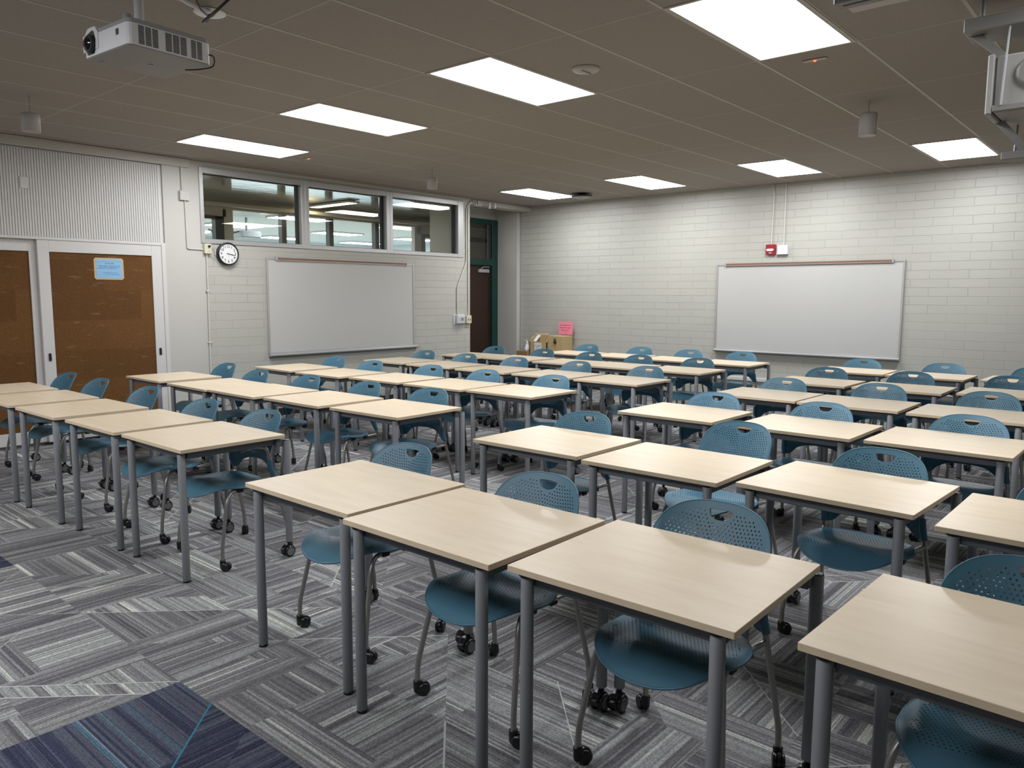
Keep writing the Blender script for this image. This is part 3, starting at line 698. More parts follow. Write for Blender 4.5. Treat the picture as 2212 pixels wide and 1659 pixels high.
for key, (x, y, th, lx, ly) in DESKS.items():
    row, k = key[0], int(key[1]); left = row in ROWS_L
    where = ('left block, ' + ROWS_L[row] if left else 'right block, ' + ROWS_R[row]) + ', ' + ORD[k] + ' from the aisle'
    a = R(th)
    if d0 is None: d = d0 = build_desk()
    else: d = copy_tree(d0)
    d.location = (x, y, FZ); d.rotation_euler = (0, 0, a)
    d['label'] = 'pale maple desk in ' + where; d['group'] = 'maple desks in the left block' if left else 'maple desks in the right block'
    if c0 is None: c = c0 = build_chair()
    else: c = copy_tree(c0)
    c.location = (x + math.cos(a) * lx - math.sin(a) * ly, y + math.sin(a) * lx + math.cos(a) * ly, FZ)
    c.rotation_euler = (0, 0, a + R(crot.uniform(-1.5, 1.5) if key != 'S2' else -6))
    c['label'] = ('blue perforated chair rolled well back from its desk, right block, second row' if key == 'S2' else 'blue perforated chair at desk in ' + where)
    c['group'] = 'blue chairs in the left block' if left else 'blue chairs in the right block'

# ------------------------------------------------------------------ sliding doors, fluted panel
def sliding_door(x, y0, y1, label, pulls, st_l=.105, st_r=.11):
    t = thing('sliding_door', label, 'door', (x, (y0 + y1) / 2, 0), 0, 'white framed sliding doors')
    L, Rr = y0 - (y0 + y1) / 2, y1 - (y0 + y1) / 2; top = 2.045
    f = MB()
    f.box((-.036, L, .012), (0, L + st_l, top), .002); f.box((-.036, Rr - st_r, .012), (0, Rr, top), .002)
    f.box((-.036, L + st_l, 1.928), (0, Rr - st_r, top), .002); f.box((-.036, L + st_l, .012), (0, Rr - st_r, .135), .002)
    f.build('door_frame', M['white_paint'], t)
    MB().box((-.028, L + st_l - .003, .130), (-.012, Rr - st_r + .003, 1.932)).build('pin_board', M['pinboard'], t)
    for yy in pulls:
        h = MB(); yl = yy - (y0 + y1) / 2; ring = []; ring2 = []; ring3 = []
        for k in range(20):
            a = 2 * math.pi * k / 20; c_, s_ = math.cos(a), math.sin(a); dz = .027 if s_ > 0 else -.027
            ring.append((.0005, yl + .019 * c_, .875 + dz + .019 * s_)); ring2.append((.003, yl + .0185 * c_, .875 + dz + .0185 * s_)); ring3.append((.0032, yl + .013 * c_, .875 + dz + .013 * s_))
        h.loft([ring, ring2, ring3], False, False); h.build('door_pull', M['alu'], t)
        h = MB(); h.add([(.001, p[1], p[2]) for p in ring3], [tuple(range(20))]); h.build('pull_recess', M['black'], t)
    return t
sliding_door(XW - .002, 2.655, 3.885, 'front sliding door with blue notice on its brown pin board', (2.708, 3.823))
sliding_door(XW - .042, 1.46, 2.70, 'rear sliding door, brown board in white frame, cut by the left edge', (1.52,))
jm = MB().box((XW - .09, 3.885, FZ), (XW + .006, 3.93, 2.075), .002); jm.box((XW - .09, 0.6, 2.045), (XW + .006, 3.884, 2.074), .002); jm.box((XW - .09, 1.40, FZ), (XW + .006, 1.45, 2.045), .002)
struct(jm, 'trim_4', M['white_paint'])
fp = MB(); fp.box((XW - .09, 0.6, 2.075), (XW - .022, 3.93, 2.925))
y = 0.6
while y < 3.905: fp.box((XW - .022, y, 2.076), (XW - .014, y + .0175, 2.914)); y += .0245
solo(fp, 'fluted_panel', M['white_paint'], 'white vertically fluted wall panel above the sliding doors', 'wall panel')
pl = MB().box((XW - .014, 2.545, 2.53), (XW - .006, 2.625, 2.64), .002)
solo(pl, 'blank_plate', M['white_paint'], 'small blank white cover plate on the fluted panel', 'cover plate')
# notice
nt_ = thing('notice', 'blue printed notice with tan border on the brown pin board', 'notice', (XW - .014, 3.327, 1.775))
ch = .018; P = [(-.149 + ch, -.113), (.149 - ch, -.113), (.149, -.113 + ch), (.149, .113 - ch), (.149 - ch, .113), (-.149 + ch, .113), (-.149, .113 - ch), (-.149, -.113 + ch)]
MB().prism(P, lambda u, v, s: (.0025 * s, u, v)).build('backing', M['tan_paper'], nt_)
MB().box((.0026, -.128, -.096), (.0040, .128, .096)).build('paper', M['blue_paper'], nt_)
def text_lines(parent, rows, x, mat, axis='y', name='printed_text', seed=1):
    """rows of small printed words: (height, u0, u1, letter height)"""
    rn = random.Random(seed); mb = MB()
    for v, u0, u1, h in rows:
        u = u0
        while u < u1:
            wd = min(rn.uniform(1.5, 5) * h * .8, u1 - u)
            for k in range(max(1, int(wd / (h * .62)))):
                a = u + k * h * .62; hh = h * rn.choice((.7, .7, 1.0))
                if a + h * .42 < u1:
                    if axis == 'y': mb.box((x, a, v - h / 2), (x + .0006, a + h * .40, v - h / 2 + hh))
                    else: mb.box((a, x - .0006, v - h / 2), (a + h * .40, x, v - h / 2 + hh))
            u += wd + h * .5
    return mb.build(name, mat, parent)
text_lines(nt_, [(.058, -.035, .055, .013), (.032, -.108, .115, .008), (.018, -.095, .110, .008), (.004, -.122, .098, .008), (-.038, -.065, .080, .007), (-.054, -.040, .098, .007)], .0040, M['ink_blue'])
MB().box((.0040, -.128, .072), (.0046, .128, .0735)).box((.0040, -.128, -.066), (.0046, .128, -.0650)).build('fold_line', M['ink_blue'], nt_)

# ------------------------------------------------------------------ clerestory windows
wy = [(4.348, 5.755), (5.755, 7.150), (7.150, 8.629)]; z0w, z1w = 2.097, 2.958
pan = [(4.395, 5.700), (5.812, 7.090), (7.206, 8.512)]
wl_ = ['left pane of the high window, above the clock', 'middle pane', 'right pane']
for i, ((a, b), (pa, pb)) in enumerate(zip(wy, pan)):
    f = MB(); X0, X1 = XW - .075, XW + .014
    f.box((X0, a, z0w), (X1, pa, z1w), .003); f.box((X0, pb, z0w), (X1, b, z1w), .003); f.box((X0, pa, z0w), (X1, pb, 2.150), .003); f.box((X0, pa, 2.893), (X1, pb, z1w), .003)
    o = struct(f, 'window_%d' % (i + 1), M['alu'])
    g = MB(); X0 = XW - .105
    g.box((X0, pa - .002, 2.148), (XW - .060, pa + .010, 2.895)); g.box((X0, pb - .030, 2.148), (XW - .060, pb + .002, 2.895)); g.box((X0, pa, 2.880), (XW - .060, pb, 2.895)); g.box((X0, pa, 2.148), (XW - .060, pb, 2.158))
    g.build('window_gasket', M['dark_alu'], o)
    p = MB(); p.add([(XW - .082, pa, 2.15), (XW - .082, pb, 2.15), (XW - .082, pb, 2.893), (XW - .082, pa, 2.893)], [(0, 1, 2, 3)]); p.build('window_pane', M['glass'], o)

# ------------------------------------------------------------------ door in the alcove
dr = MB(); X0, X1 = AX - .06, AX + .05
dr.box((X0, 10.055, FZ), (X1, 10.20, 2.825), .003); dr.box((X0, 8.98, FZ), (X1, 9.125, 2.825), .003); dr.box((X0, 9.125, 2.74), (X1, 10.055, 2.825), .003); dr.box((X0, 9.125, 2.030), (X1, 10.055, 2.140), .003)
dd = struct(dr, 'door_1', M['green'])
MB().box((AX - .05, 9.125, 0.008), (AX - .005, 10.055, 2.030), .002).build('door_leaf', M['brown_door'], dd)
g = MB(); g.add([(AX - .02, 9.125, 2.14), (AX - .02, 10.055, 2.14), (AX - .02, 10.055, 2.74), (AX - .02, 9.125, 2.74)], [(0, 1, 2, 3)]); g.build('transom_pane', M['glass'], dd)
MB().box((AX - .02, 9.985, 2.14), (AX + .02, 10.055, 2.74)).build('transom_stop', M['dark_alu'], dd)
MB().box((AX - .004, 9.72, 1.905), (AX + .045, 9.985, 1.965), .004).build('door_closer', M['alu'], dd)
MB().tube(smooth_path([(AX + .03, 9.78, 1.968), (AX + .06, 9.80, 2.000), (AX + .035, 10.00, 2.005)], .02), .008, 8).build('closer_arm', M['alu'], dd)
struct(MB().box((AX - .1, 8.785, FZ), (AX, 8.98, 2.825)), 'wall_alcove', M['wall_smooth'])

# ------------------------------------------------------------------ corridor and far room behind the windows
CX = -11.8
struct(MB().box((CX - .1, 2.0, H + .03), (WB_, 12.6, H + .09)), 'ceiling_corridor', M['gloss_ceiling'])
struct(MB().box((CX - 8, 0.0, -.08), (XW - .82, 16.0, FZ - .003)), 'floor_corridor', M['beige_wall'])
struct(MB().box((CX - .1, 1.9, 0), (WB_, 2.0, H + .09)), 'wall_corridor', M['beige_wall'])
struct(MB().box((CX - .1, 12.6, 0), (WB_ + .1, 12.7, H + .09)), 'wall_corridor', M['beige_wall'])
struct(MB().box((AX - .1, 8.70, 2.0), (AX - .098, 8.785, H)), 'wall_corridor', M['beige_wall'])
fw = MB().box((CX - .1, 2.0, 0), (CX, 16.0, 1.0)); fw.box((CX - .1, 2.0, 2.865), (CX, 16.0, H + .03)); fw.box((CX - .1, 11.25, 1.0), (CX, 16.0, 2.75)); fw.box((CX - .1, 6.345, 1.0), (CX, 6.52, 2.865)); fw.box((CX - .1, 10.44, 1.0), (CX, 10.62, 2.865)); fw.box((CX - .1, 2.0, 2.745), (CX, 6.4, 2.865)); fw.box((CX - .1, 10.5, 2.735), (CX, 16.0, 2.865))
struct(fw, 'wall_corridor', M['beige_wall'])
mu = MB()
for yy in (7.45, 8.42, 9.47): mu.box((CX - .09, yy - .045, 1.0), (CX + .02, yy + .045, 2.865))
mu.box((CX - .09, 6.20, 1.0), (CX + .03, 6.345, 2.745)); mu.box((CX - .09, 4.6, 2.70), (CX + .03, 6.345, 2.745)); mu.box((CX - .09, 10.62, 1.0), (CX + .03, 10.70, 2.735)); mu.box((CX - .09, 10.62, 2.66), (CX + .03, 14, 2.735))
o = struct(mu, 'window_4', M['dark_alu'])
g = MB(); g.add([(CX - .05, 2.0, 1.0), (CX - .05, 16, 1.0), (CX - .05, 16, 2.865), (CX - .05, 2.0, 2.865)], [(0, 1, 2, 3)]); g.build('window_pane', M['glass'], o)
struct(MB().box((CX, 2.0, 2.90), (CX + .12, 12.6, 2.96), .01), 'trim_5', M['beige_wall'])
# far classroom
struct(MB().box((CX - 8, 0.0, H + .03), (CX - .1, 16.0, H + .09)), 'ceiling_far_room', M['pale_wall'])
struct(MB().box((CX - 8.1, 0.0, 0), (CX - 8, 16.0, H + .09)), 'wall_far_room', M['pale_wall'])
struct(MB().box((CX - 8, 16.0, 0), (CX - .1, 16.1, H + .09)), 'wall_far_room', M['pale_wall'])
struct(MB().box((CX - 8, -.1, 0), (CX - .1, 0, H + .09)), 'wall_far_room', M['pale_wall'])
def strip_light(x, y, sx, sy, z, mat, label, cat='ceiling light'):
    t = thing('ceiling_light', label, cat, (x, y, z), 0)
    MB().box((-sx / 2 - .03, -sy / 2 - .03, 0), (sx / 2 + .03, sy / 2 + .03, .03)).build('frame', M['white_paint'], t)
    d = MB(); d.add([(-sx / 2, -sy / 2, -.002), (-sx / 2, sy / 2, -.002), (sx / 2, sy / 2, -.002), (sx / 2, -sy / 2, -.002)], [(0, 1, 2, 3)]); d.build('diffuser', mat, t)
strip_light(-11.05, 7.93, 1.10, 0.16, H - .01, M['lamp_warm'], 'warm yellowish corridor light seen through the middle pane')
strip_light(-10.4, 3.2, 1.10, 0.3, H - .01, M['lamp_warm'], 'added unseen light behind the fluted panel wall, brightening the corridor')  # extra lamp out of view, added to lift the corridor's brightness
for xx, pos in ((-13.6, 'nearest the corridor'), (-16.2, 'in the middle of the room'), (-18.6, 'at the far side')):
    for yy, side in ((3.4, 'left'), (6.2, 'centre left'), (9.0, 'centre right'), (11.8, 'right'), (14.4, 'far right')):
        strip_light(xx, yy, .56, 1.15, H - .002, M['lamp_out'], 'light panel in the room beyond the corridor, %s, %s' % (pos, side))
# projector hanging in the far room, dark against the light
t = thing('hanging_projector', 'projector on a pole in the far room seen through left pane', 'projector', (-14.2, 8.15, 2.62))
MB().box((-.18, -.22, 0), (.18, .22, .13), .02).build('body', M['grey_plastic'], t)
MB().tube([(0, 0, .13), (0, 0, .40)], .025, 10).build('pole', M['grey_plastic'], t)
MB().tube(smooth_path([(.1, -.15, .13), (.05, -.5, .02), (.0, -.8, .12)], .2), .012, 6).build('cable', M['black'], t)

# ------------------------------------------------------------------ whiteboards
def whiteboard(name, label, cx, cy, rz, z0, z1, wd, tray_over):
    """local x runs along the wall, local -y comes out of it"""
    t = thing(name, label, 'whiteboard', (cx, cy, (z0 + z1) / 2), rz); h = (z1 - z0) / 2; w2 = wd / 2
    MB().box((-w2 + .012, -.014, -h + .012), (w2 - .012, 0, h - .012)).build('writing_surface', M['wb'], t)
    f = MB(); e = .022
    f.box((-w2, -.022, -h), (-w2 + e, 0, h), .002); f.box((w2 - e, -.022, -h), (w2, 0, h), .002); f.box((-w2 + e, -.022, h - e), (w2 - e, 0, h), .002); f.box((-w2 + e, -.022, -h), (w2 - e, 0, -h + e), .002); f.build('frame', M['alu'], t)
    tr = MB(); tr.prism([(0, -h - .030), (-.075, -h - .018), (-.078, -h - .008), (-.070, -h - .010), (-.020, -h + .010), (0, -h + .012)], lambda u, v, s: (-w2 + s * (wd + tray_over), u - .004, v)); tr.build('pen_tray', M['alu'], t)
    r0, r1 = -w2 + .15, w2 - .15
    MB().box((r0, -.034, h - .026), (r1, -.008, h + .010), .003).build('map_rail', M['cork_strip'], t)
    MB().box((r0, -.0365, h - .028), (r1, -.030, h - .022)).box((r0, -.0365, h + .004), (r1, -.030, h + .010)).build('rail_edge', M['alu'], t)
    for x_ in (r0 - .022, r1): MB().box((x_, -.040, h - .034), (x_ + .022, -.006, h + .014), .003).build('rail_end', M['alu'], t)
    return t
whiteboard('whiteboard', 'white marker board on the left wall under the high windows', XW, (5.168 + 7.585) / 2, R(90), .765, 1.965, 2.417, .06)
whiteboard('whiteboard', 'white marker board on the back wall below the red alarm', (-5.168 - 2.683) / 2, YW, 0, .750, 1.965, 2.485, 0.0)

# ------------------------------------------------------------------ clock
def text_mesh(txt, size):
    c = bpy.data.curves.new('t', 'FONT'); c.body = txt; c.size = size; c.align_x = 'CENTER'; c.align_y = 'CENTER'; c.extrude = 0.0004; c.offset = size * .012
    o = bpy.data.objects.new('t', c); COL.objects.link(o); dg = bpy.context.evaluated_depsgraph_get(); dg.update()
    me = bpy.data.meshes.new_from_object(o.evaluated_get(dg)); bpy.data.objects.remove(o); bpy.data.curves.remove(c); return me
ck = thing('wall_clock', 'round black rimmed wall clock below the left window pane', 'clock', (XW, 4.655, 1.985), 0)
MB().lathe([(.118, 0), (.132, .004), (.133, .050), (.128, .056), (.117, .056), (.116, .046)], n=48, axis='x').build('case', M['black'], ck)
MB().lathe([(.116, .040), (.116, .0465)], n=48, axis='x').build('dial', M['white_plastic'], ck)
dgm = MB(); numerals = None
vs, fs = [], []
for n in range(1, 13):
    me = text_mesh(str(n), .042); a = R(90 - 30 * n); cyy, czz = math.cos(a) * .087, math.sin(a) * .087; o_ = len(vs)
    for v in me.vertices: vs.append((.0472 + v.co.z, cyy + v.co.x, czz + v.co.y))
    for p in me.polygons: fs.append([i + o_ for i in p.vertices])
    bpy.data.meshes.remove(me)
dgm.add(vs, fs); dgm.build('numerals', M['black'], ck)
def hand(a_deg, ln, back, wd, x):
    a = R(90 - a_deg); c_, s_ = math.cos(a), math.sin(a)
    def f(u, v, s): return (x + .0012 * s, c_ * u - s_ * v, s_ * u + c_ * v)
    return MB().prism([(-back, -wd), (ln, -wd * .5), (ln, wd * .5), (-back, wd)], f)
hand(98, .062, .018, .0042, .0490).build('hour_hand', M['black'], ck)
hand(101.5, .090, .022, .0032, .0508).build('minute_hand', M['black'], ck)
hand(178, .040, .020, .0010, .0525).build('second_hand', M['red'], ck)

# ------------------------------------------------------------------ boxes, conduits and small fittings on the left wall
t = thing('junction_box', 'white square junction box left of the high window', 'electrical box', (XW, 4.163, 2.611))
MB().box((0, -.054, -.052), (.034, .054, .052), .004).build('cover', M['wall_smooth'], t)
t = thing('power_outlet', 'ivory outlet box with black plug beside the clock', 'outlet', (XW, 4.408, 2.035))
MB().box((0, -.042, -.057), (.045, .042, .057), .004).build('box', M['ivory'], t)
MB().box((.045, -.004, .018), (.066, .024, .038), .004).build('plug', M['black'], t)
MB().box((.045, .001, -.030), (.0458, .004, -.020)).box((.045, .014, -.030), (.0458, .017, -.020)).build('socket_slot', M['black'], t)
MB().tube(smooth_path([(.066, -.213, .043), (.080, -.200, .040), (.072, -.190, .010), (.050, -.180, -.020), (.030, -.140, -.045), (.022, -.110, -.048)], .03), .003, 6).build('power_cord', M['black'], ck)
solo(MB().tube([(XW + .012, 4.145, 2.662), (XW + .012, 4.142, 2.93)], .009, 10), 'conduit', M['conduit'], 'short painted conduit above the white junction box', 'conduit', 'painted wall conduits')
solo(MB().tube(smooth_path([(XW + .010, 4.172, 2.560), (XW + .010, 4.178, 2.026), (XW + .010, 4.368, 2.022)], .02), .007, 10), 'conduit', M['conduit'], 'L shaped painted conduit from junction box to the clock outlet', 'conduit', 'painted wall conduits')
cn = MB().tube([(XW + .011, 4.405, 1.978), (XW + .011, 4.392, .09)], .010, 10)
for zz in (1.55, .95): cn.box((XW, 4.378, zz - .008), (XW + .023, 4.425, zz + .008), .002)
solo(cn, 'conduit', M['conduit'], 'long painted conduit running down below the clock outlet', 'conduit', 'painted wall conduits')
# thermostat in its guard
t = thing('thermostat', 'white thermostat in a clear guard with hanging keys by the door', 'thermostat', (XW, 8.525, 1.125))
MB().box((0, -.120, -.078), (.012, .120, .085), .004).build('back_plate', M['white_plastic'], t)
MB().box((.012, -.075, -.055), (.050, .105, .070), .006).build('housing', M['white_plastic'], t)
MB().box((.050, .010, -.012), (.0515, .065, .035)).build('display', M['grey_plastic'], t)
gg = MB().box((.012, -.115, -.074), (.064, .115, .080), .006); gg.build('guard', glass_mat('clear_guard', (0.97, 0.975, 0.98), 0.5), t)
kk = MB().lathe([(.008, .052), (.008, .070)], (0, -.01, -.075), 'x', 10); kk.tube([(.062, -.01, -.078), (.064, -.008, -.105)], .0016, 6); kk.box((.062, -.018, -.130), (.064, .004, -.105)); kk.box((.060, -.012, -.150), (.062, -.006, -.128)); kk.build('key', M['alu'], t)
t = thing('switch_plate', 'ivory double switch box at the wall end beside the door', 'switch', (XW, 8.715, 1.130))
MB().box((0, -.056, -.062), (.050, .056, .062), .004).build('box', M['ivory'], t)
MB().box((.050, -.026, -.016), (.058, -.014, .010)).box((.050, .014, -.016), (.058, .026, .010)).build('toggle', M['brown_box'], t)
solo(MB().tube(smooth_path([(XW + .012, 8.486, 1.208), (XW + .012, 8.486, 1.63), (XW + .012, 8.690, 2.03), (XW + .012, 8.690, 2.86), (XW + .014, 8.76, 2.950), (XW + .014, 8.83, 2.955)], .06), .011, 10), 'conduit', M['conduit'], 'kinked painted conduit rising from the thermostat', 'conduit', 'painted wall conduits')
solo(MB().tube(smooth_path([(XW + .012, 8.735, 1.192), (XW + .012, 8.735, 2.88), (XW + .014, 8.79, 2.965), (XW + .014, 8.86, 2.972)], .06), .012, 10), 'conduit', M['conduit'], 'straight painted conduit rising from the ivory switch box', 'conduit', 'painted wall conduits')
cz = MB()
for k in range(3):
    yy = 8.83 + .055 * k; cz.tube(smooth_path([(XW + .030, yy, H - .01), (XW + .034, yy + .004, 2.955), (XW + .030, yy + .045, 2.925), (XW + .03, yy + .075, 2.925)], .03), .010, 8)
solo(cz, 'conduit_bends', M['conduit'], 'cluster of painted conduit bends above the wall end', 'conduit')
solo(MB().lathe([(.020, -.10), (.022, -.095), (.022, 0)], (XW + .10, 9.13, 2.985), n=14), 'ceiling_sensor', M['conduit'], 'small white cylinder under the beam before the door', 'sensor')
solo(MB().lathe([(.020, -.09), (.022, -.085), (.022, 0)], (XW + .10, 9.26, 2.99), n=14), 'ceiling_sensor', M['conduit'], 'second small white cylinder under the beam nearer the back wall', 'sensor')

# ------------------------------------------------------------------ fire alarm and conduits on the back wall
t = thing('fire_alarm', 'red fire alarm with white strobe above the right whiteboard', 'fire alarm', (-4.381, YW, 2.147))
MB().box((-.066, -.045, -.068), (.066, 0, .068), .004).build('housing', M['red'], t)
MB().prism([(-.055, -.004), (-.035, .010), (.035, .010), (.055, -.004), (.035, -.022), (-.035, -.022)], lambda u, v, s: (u, -.045 - .016 * s, v)).build('strobe', M['white_plastic'], t)
fm = text_mesh('FIRE', .022); o = bpy.data.objects.new('lettering', fm); fm.materials.append(M['white_plastic']); COL.objects.link(o); o.parent = t; o.location = (0, -.0456, -.046); o.rotation_euler = (R(90), 0, 0)
t = thing('alarm_box', 'white square box right of the red fire alarm', 'electrical box', (-4.213, YW, 2.137))
MB().box((-.070, -.050, -.061), (.070, 0, .061), .003).build('cover', M['white_plastic'], t)
solo(MB().tube(smooth_path([(-4.381, YW - .012, 2.215), (-4.370, YW - .012, 2.92), (-4.395, YW - .012, 3.018)], .06), .011, 10), 'conduit', M['conduit'], 'painted conduit from fire alarm up to the ceiling', 'conduit', 'painted wall conduits')
solo(MB().tube([(-4.209, YW - .012, 2.198), (-4.209, YW - .012, 3.018)], .011, 10), 'conduit', M['conduit'], 'painted conduit above the white box beside the fire alarm', 'conduit', 'painted wall conduits')
solo(MB().box((-5.6, YW - .030, .325), (2.2, YW, .375), .004), 'cable_raceway', M['white_paint'], 'low white cable raceway along the back wall behind the desks', 'cable raceway')

# ------------------------------------------------------------------ corner cart with boxes
t = thing('low_cart', 'low tan cart in the corner under the tan boxes', 'cart', (-8.10, 9.98, 0))
MB().box((-.50, -.24, .40), (.52, .25, .43), .004).build('shelf', M['tan'], t)
for sx in (-.46, .48):
    for sy in (-.20, .21): MB().box((sx - .02, sy - .02, FZ), (sx + .02, sy + .02, .40)).build('leg', M['tan'], t)
def carton(name, label, x0, x1, y0, y1, z0, z1, mat, cat='box'):
    return thing(name, label, cat, ((x0 + x1) / 2, (y0 + y1) / 2, z0)), (x1 - x0) / 2, (y1 - y0) / 2, z1 - z0
t, w2, d2, hh = carton('lock_box', 'tan locked box with a padlock, rightmost in the corner', -7.935, -7.630, 9.88, 10.14, .43, .855, 0)
MB().box((-w2, -d2, 0), (w2, d2, hh), .004).build('body', M['tan'], t)
pk = MB().tube(smooth_path([(-.018, -d2 - .012, .345), (-.018, -d2 - .012, .378), (.018, -d2 - .012, .378), (.018, -d2 - .012, .345)], .015), .004, 8); pk.box((-.026, -d2 - .024, .300), (.026, -d2 - .002, .346), .005); pk.build('padlock', M['dark_alu'], t)
MB().box((-.03, -d2 - .004, .365), (.012, -d2, .385), .001).build('hasp', M['chrome'], t)
t, w2, d2, hh = carton('slot_box', 'tan open topped box with printed white label, middle of the corner', -8.312, -7.945, 9.86, 10.14, .43, .845, 0)
b_ = MB(); b_.box((-w2, -d2, 0), (w2, -d2 + .012, hh - .10)); b_.box((-w2, d2 - .012, 0), (w2, d2, hh)); b_.box((-w2, -d2, 0), (w2, d2, .012))
for s in (-1, 1):
    x_ = s * (w2 - .006); b_.prism([(-d2, 0), (d2, 0), (d2, hh), (-d2 + .10, hh), (-d2, hh - .09)], lambda u, v, q, x_=x_: (x_ - .006 + .012 * q, u, v))
b_.build('body', M['tan'], t)
MB().box((-w2 + .012, -.02, 0.012), (w2 - .012, -.008, hh - .03)).build('divider', M['tan'], t)
MB().prism([(-d2 + .015, hh - .095), (-d2 + .02, hh - .09), (.0, hh + .004), (-.01, hh + .004)], lambda u, v, q: (-.12 + .07 * q, u, v)).build('paper_sheet', M['paper'], t)
MB().box((-.076, -d2 - .0015, .03), (.070, -d2, .30)).build('printed_label', M['paper'], t)
text_lines(t, [(.255, -.065, .060, .018), (.228, -.035, .030, .015)] + [(.195 - .016 * k, -.050, .045, .007) for k in range(9)], -d2 - .0015, M['ink'], 'x')
t, w2, d2, hh = carton('display_board', 'tan board with white label behind the pump bottle', -8.470, -8.200, 10.16, 10.26, .43, .862, 0, 'board')
MB().box((-w2, -d2, 0), (w2, d2, hh), .012).build('body', M['tan'], t)
MB().box((-.05, -d2 - .0015, .20), (.045, -d2, .42)).build('printed_label', M['paper'], t)
text_lines(t, [(.385, -.01, .042, .014), (.355, -.040, .042, .014)] + [(.32 - .014 * k, -.02, .03, .006) for k in range(6)], -d2 - .0015, M['ink'], 'x', seed=4)
t, w2, d2, hh = carton('small_box', 'small brown box under the pump bottle, leftmost in the corner', -8.552, -8.322, 9.80, 10.02, .43, .580, 0)
MB().box((-w2, -d2, 0), (w2, d2, hh), .003).build('body', M['brown_box'], t)
t = thing('pump_bottle', 'clear white pump bottle on the small brown corner box', 'bottle', (-8.400, 9.90, .580))
MB().lathe([(.040, 0), (.046, .008), (.048, .035), (.040, .075), (.026, .105), (.014, .125), (.014, .135)], n=18).build('bottle_body', M['paper'], t)
bt = MB().lathe([(.017, .132), (.017, .155), (.006, .158), (.006, .176)], n=14); bt.box((-.050, -.010, .172), (.014, .010, .186), .003); bt.build('pump_head', M['white_plastic'], t)
MB().tube(smooth_path([(-.030, -.036, .03), (-.040, -.040, .060), (-.012, -.040, .105), (.004, -.034, .070), (-.030, -.036, .03)], .02), .005, 8).build('handle', M['grey_plastic'], t)
t = thing('pink_sign', 'pink paper sign with dark text above the corner boxes', 'sign', (-7.815, 10.20, .862))
MB().box((-.142, -.001, 0), (.142, .002, .218)).build('paper', M['pink'], t)
MB().prism([(-.05, 0), (.05, 0), (.05, .03), (.04, .03)], lambda u, v, s: (u, .003 + .04 * s, v)).build('stand', M['white_plastic'], t)
text_lines(t, [(.158, -.112, .112, .019), (.118, -.114, .112, .019), (.078, -.088, .078, .017), (.046, -.040, .030, .006)], -.001, M['ink_red'], 'x', seed=9)

# ------------------------------------------------------------------ ceiling projector at the upper left
t = thing('ceiling_projector', 'white ceiling projector with side vents and round lens, upper left', 'projector', (-3.855, 1.655, 2.600), R(4.5))
hw, hd, hp = .205, .200, .118
def rrect(hw, hd, r, n=5):
    o = []
    for cx, cy, a0 in ((hw - r, -hd + r, -90), (hw - r, hd - r, 0), (-hw + r, hd - r, 90), (-hw + r, -hd + r, 180)):
        for k in range(n): a = R(a0 + k * 90 / (n - 1)); o.append((cx + r * math.cos(a), cy + r * math.sin(a)))
    return o
bd = MB().loft([[(x, y, z) for x, y in rrect(hw - e, hd - e, .028)] for e, z in ((.001, .004), (0, .006), (0, hp - .022), (.001, hp - .022))], False); bd.build('body', M['white_plastic'], t)
MB().loft([[(x, y, z) for x, y in rrect(hw - e, hd - e, .028)] for e, z in ((.007, -.001), (.001, .0045))], False).build('shaded_underside', M['unit_grey'], t)  # grey sheet: the shade under the white body is put into its colour
MB().loft([[(x, y, z) for x, y in rrect(hw - e, hd - e, .028)] for e, z in ((.001, hp - .0215), (.003, hp - .004), (.008, hp))], False).build('lid', M['grey_plastic'], t)
MB().prism([(-.200, .030), (-.060, .030), (-.060, hp - .018), (-.085, hp + .010), (-.150, hp + .010), (-.185, hp - .018), (-.200, hp - .018)], lambda u, v, s: (u, -hd - .003 + .045 * s, v)).build('lens_housing', M['white_plastic'], t)
MB().prism([(-.160, .012), (-.105, .012), (-.086, .035), (-.082, .070), (-.096, .108), (-.110, .113), (-.158, .101), (-.166, .085), (-.170, .045)], lambda u, v, s: (u, -hd - .0045 + .003 * s, v)).build('lens_recess', M['black'], t)
ls = MB().lathe([(.036, -.016), (.040, -.012), (.040, 0)], (-.126, -hd - .0045, .055), 'y', 24); ls.build('lens_ring', M['dark_alu'], t)
MB().lathe([(.002, -.024), (.020, -.020), (.031, -.012)], (-.126, -hd - .010, .055), 'y', 24).build('lens', M['lensglass'], t)
MB().box((.100, -hd - .002, .055), (.122, -hd, .080)).build('sensor_window', M['black'], t)
for (a, b, n) in ((-.155, -.065, 3), (-.030, .072, 3), (.095, .150, 2)):
    wv = (b - a - .006 * (n - 1)) / n; vt = MB()
    for c_ in range(n):
        for r_ in range(13):
            y_ = a + c_ * (wv + .006); z_ = .012 + r_ * .0062; vt.box((hw - .001, y_, z_), (hw + .0012, y_ + wv, z_ + .0036))
    vt.build('vent_grille', M['black'], t)
MB().tube([(-.03, -.02, hp + .02), (-.03, -.02, H - 2.600)], .021, 14).build('pole', M['white_plastic'], t)
MB().box((-.10, -.09, hp - .002), (.04, .05, hp + .012), .003).box((-.06, -.05, hp + .010), (0, .01, hp + .035), .004).build('mount_bracket', M['white_plastic'], t)
MB().lathe([(.020, 0), (.020, .034), (.016, .038)], (.12, -.155, hp - .004), n=14).build('knob', M['grey_plastic'], t)
MB().lathe([(.012, -.004), (.012, .001)], (-.02, .02, 0), n=12).box((-.16, -.15, -.003), (-.145, -.135, .001)).build('screw_cap', M['grey_plastic'], t)
MB().lathe([(.001, -.008), (.07, -.006), (.075, 0)], (-.03, -.02, H - 2.600 - .002), n=20).build('ceiling_plate', M['white_plastic'], t)
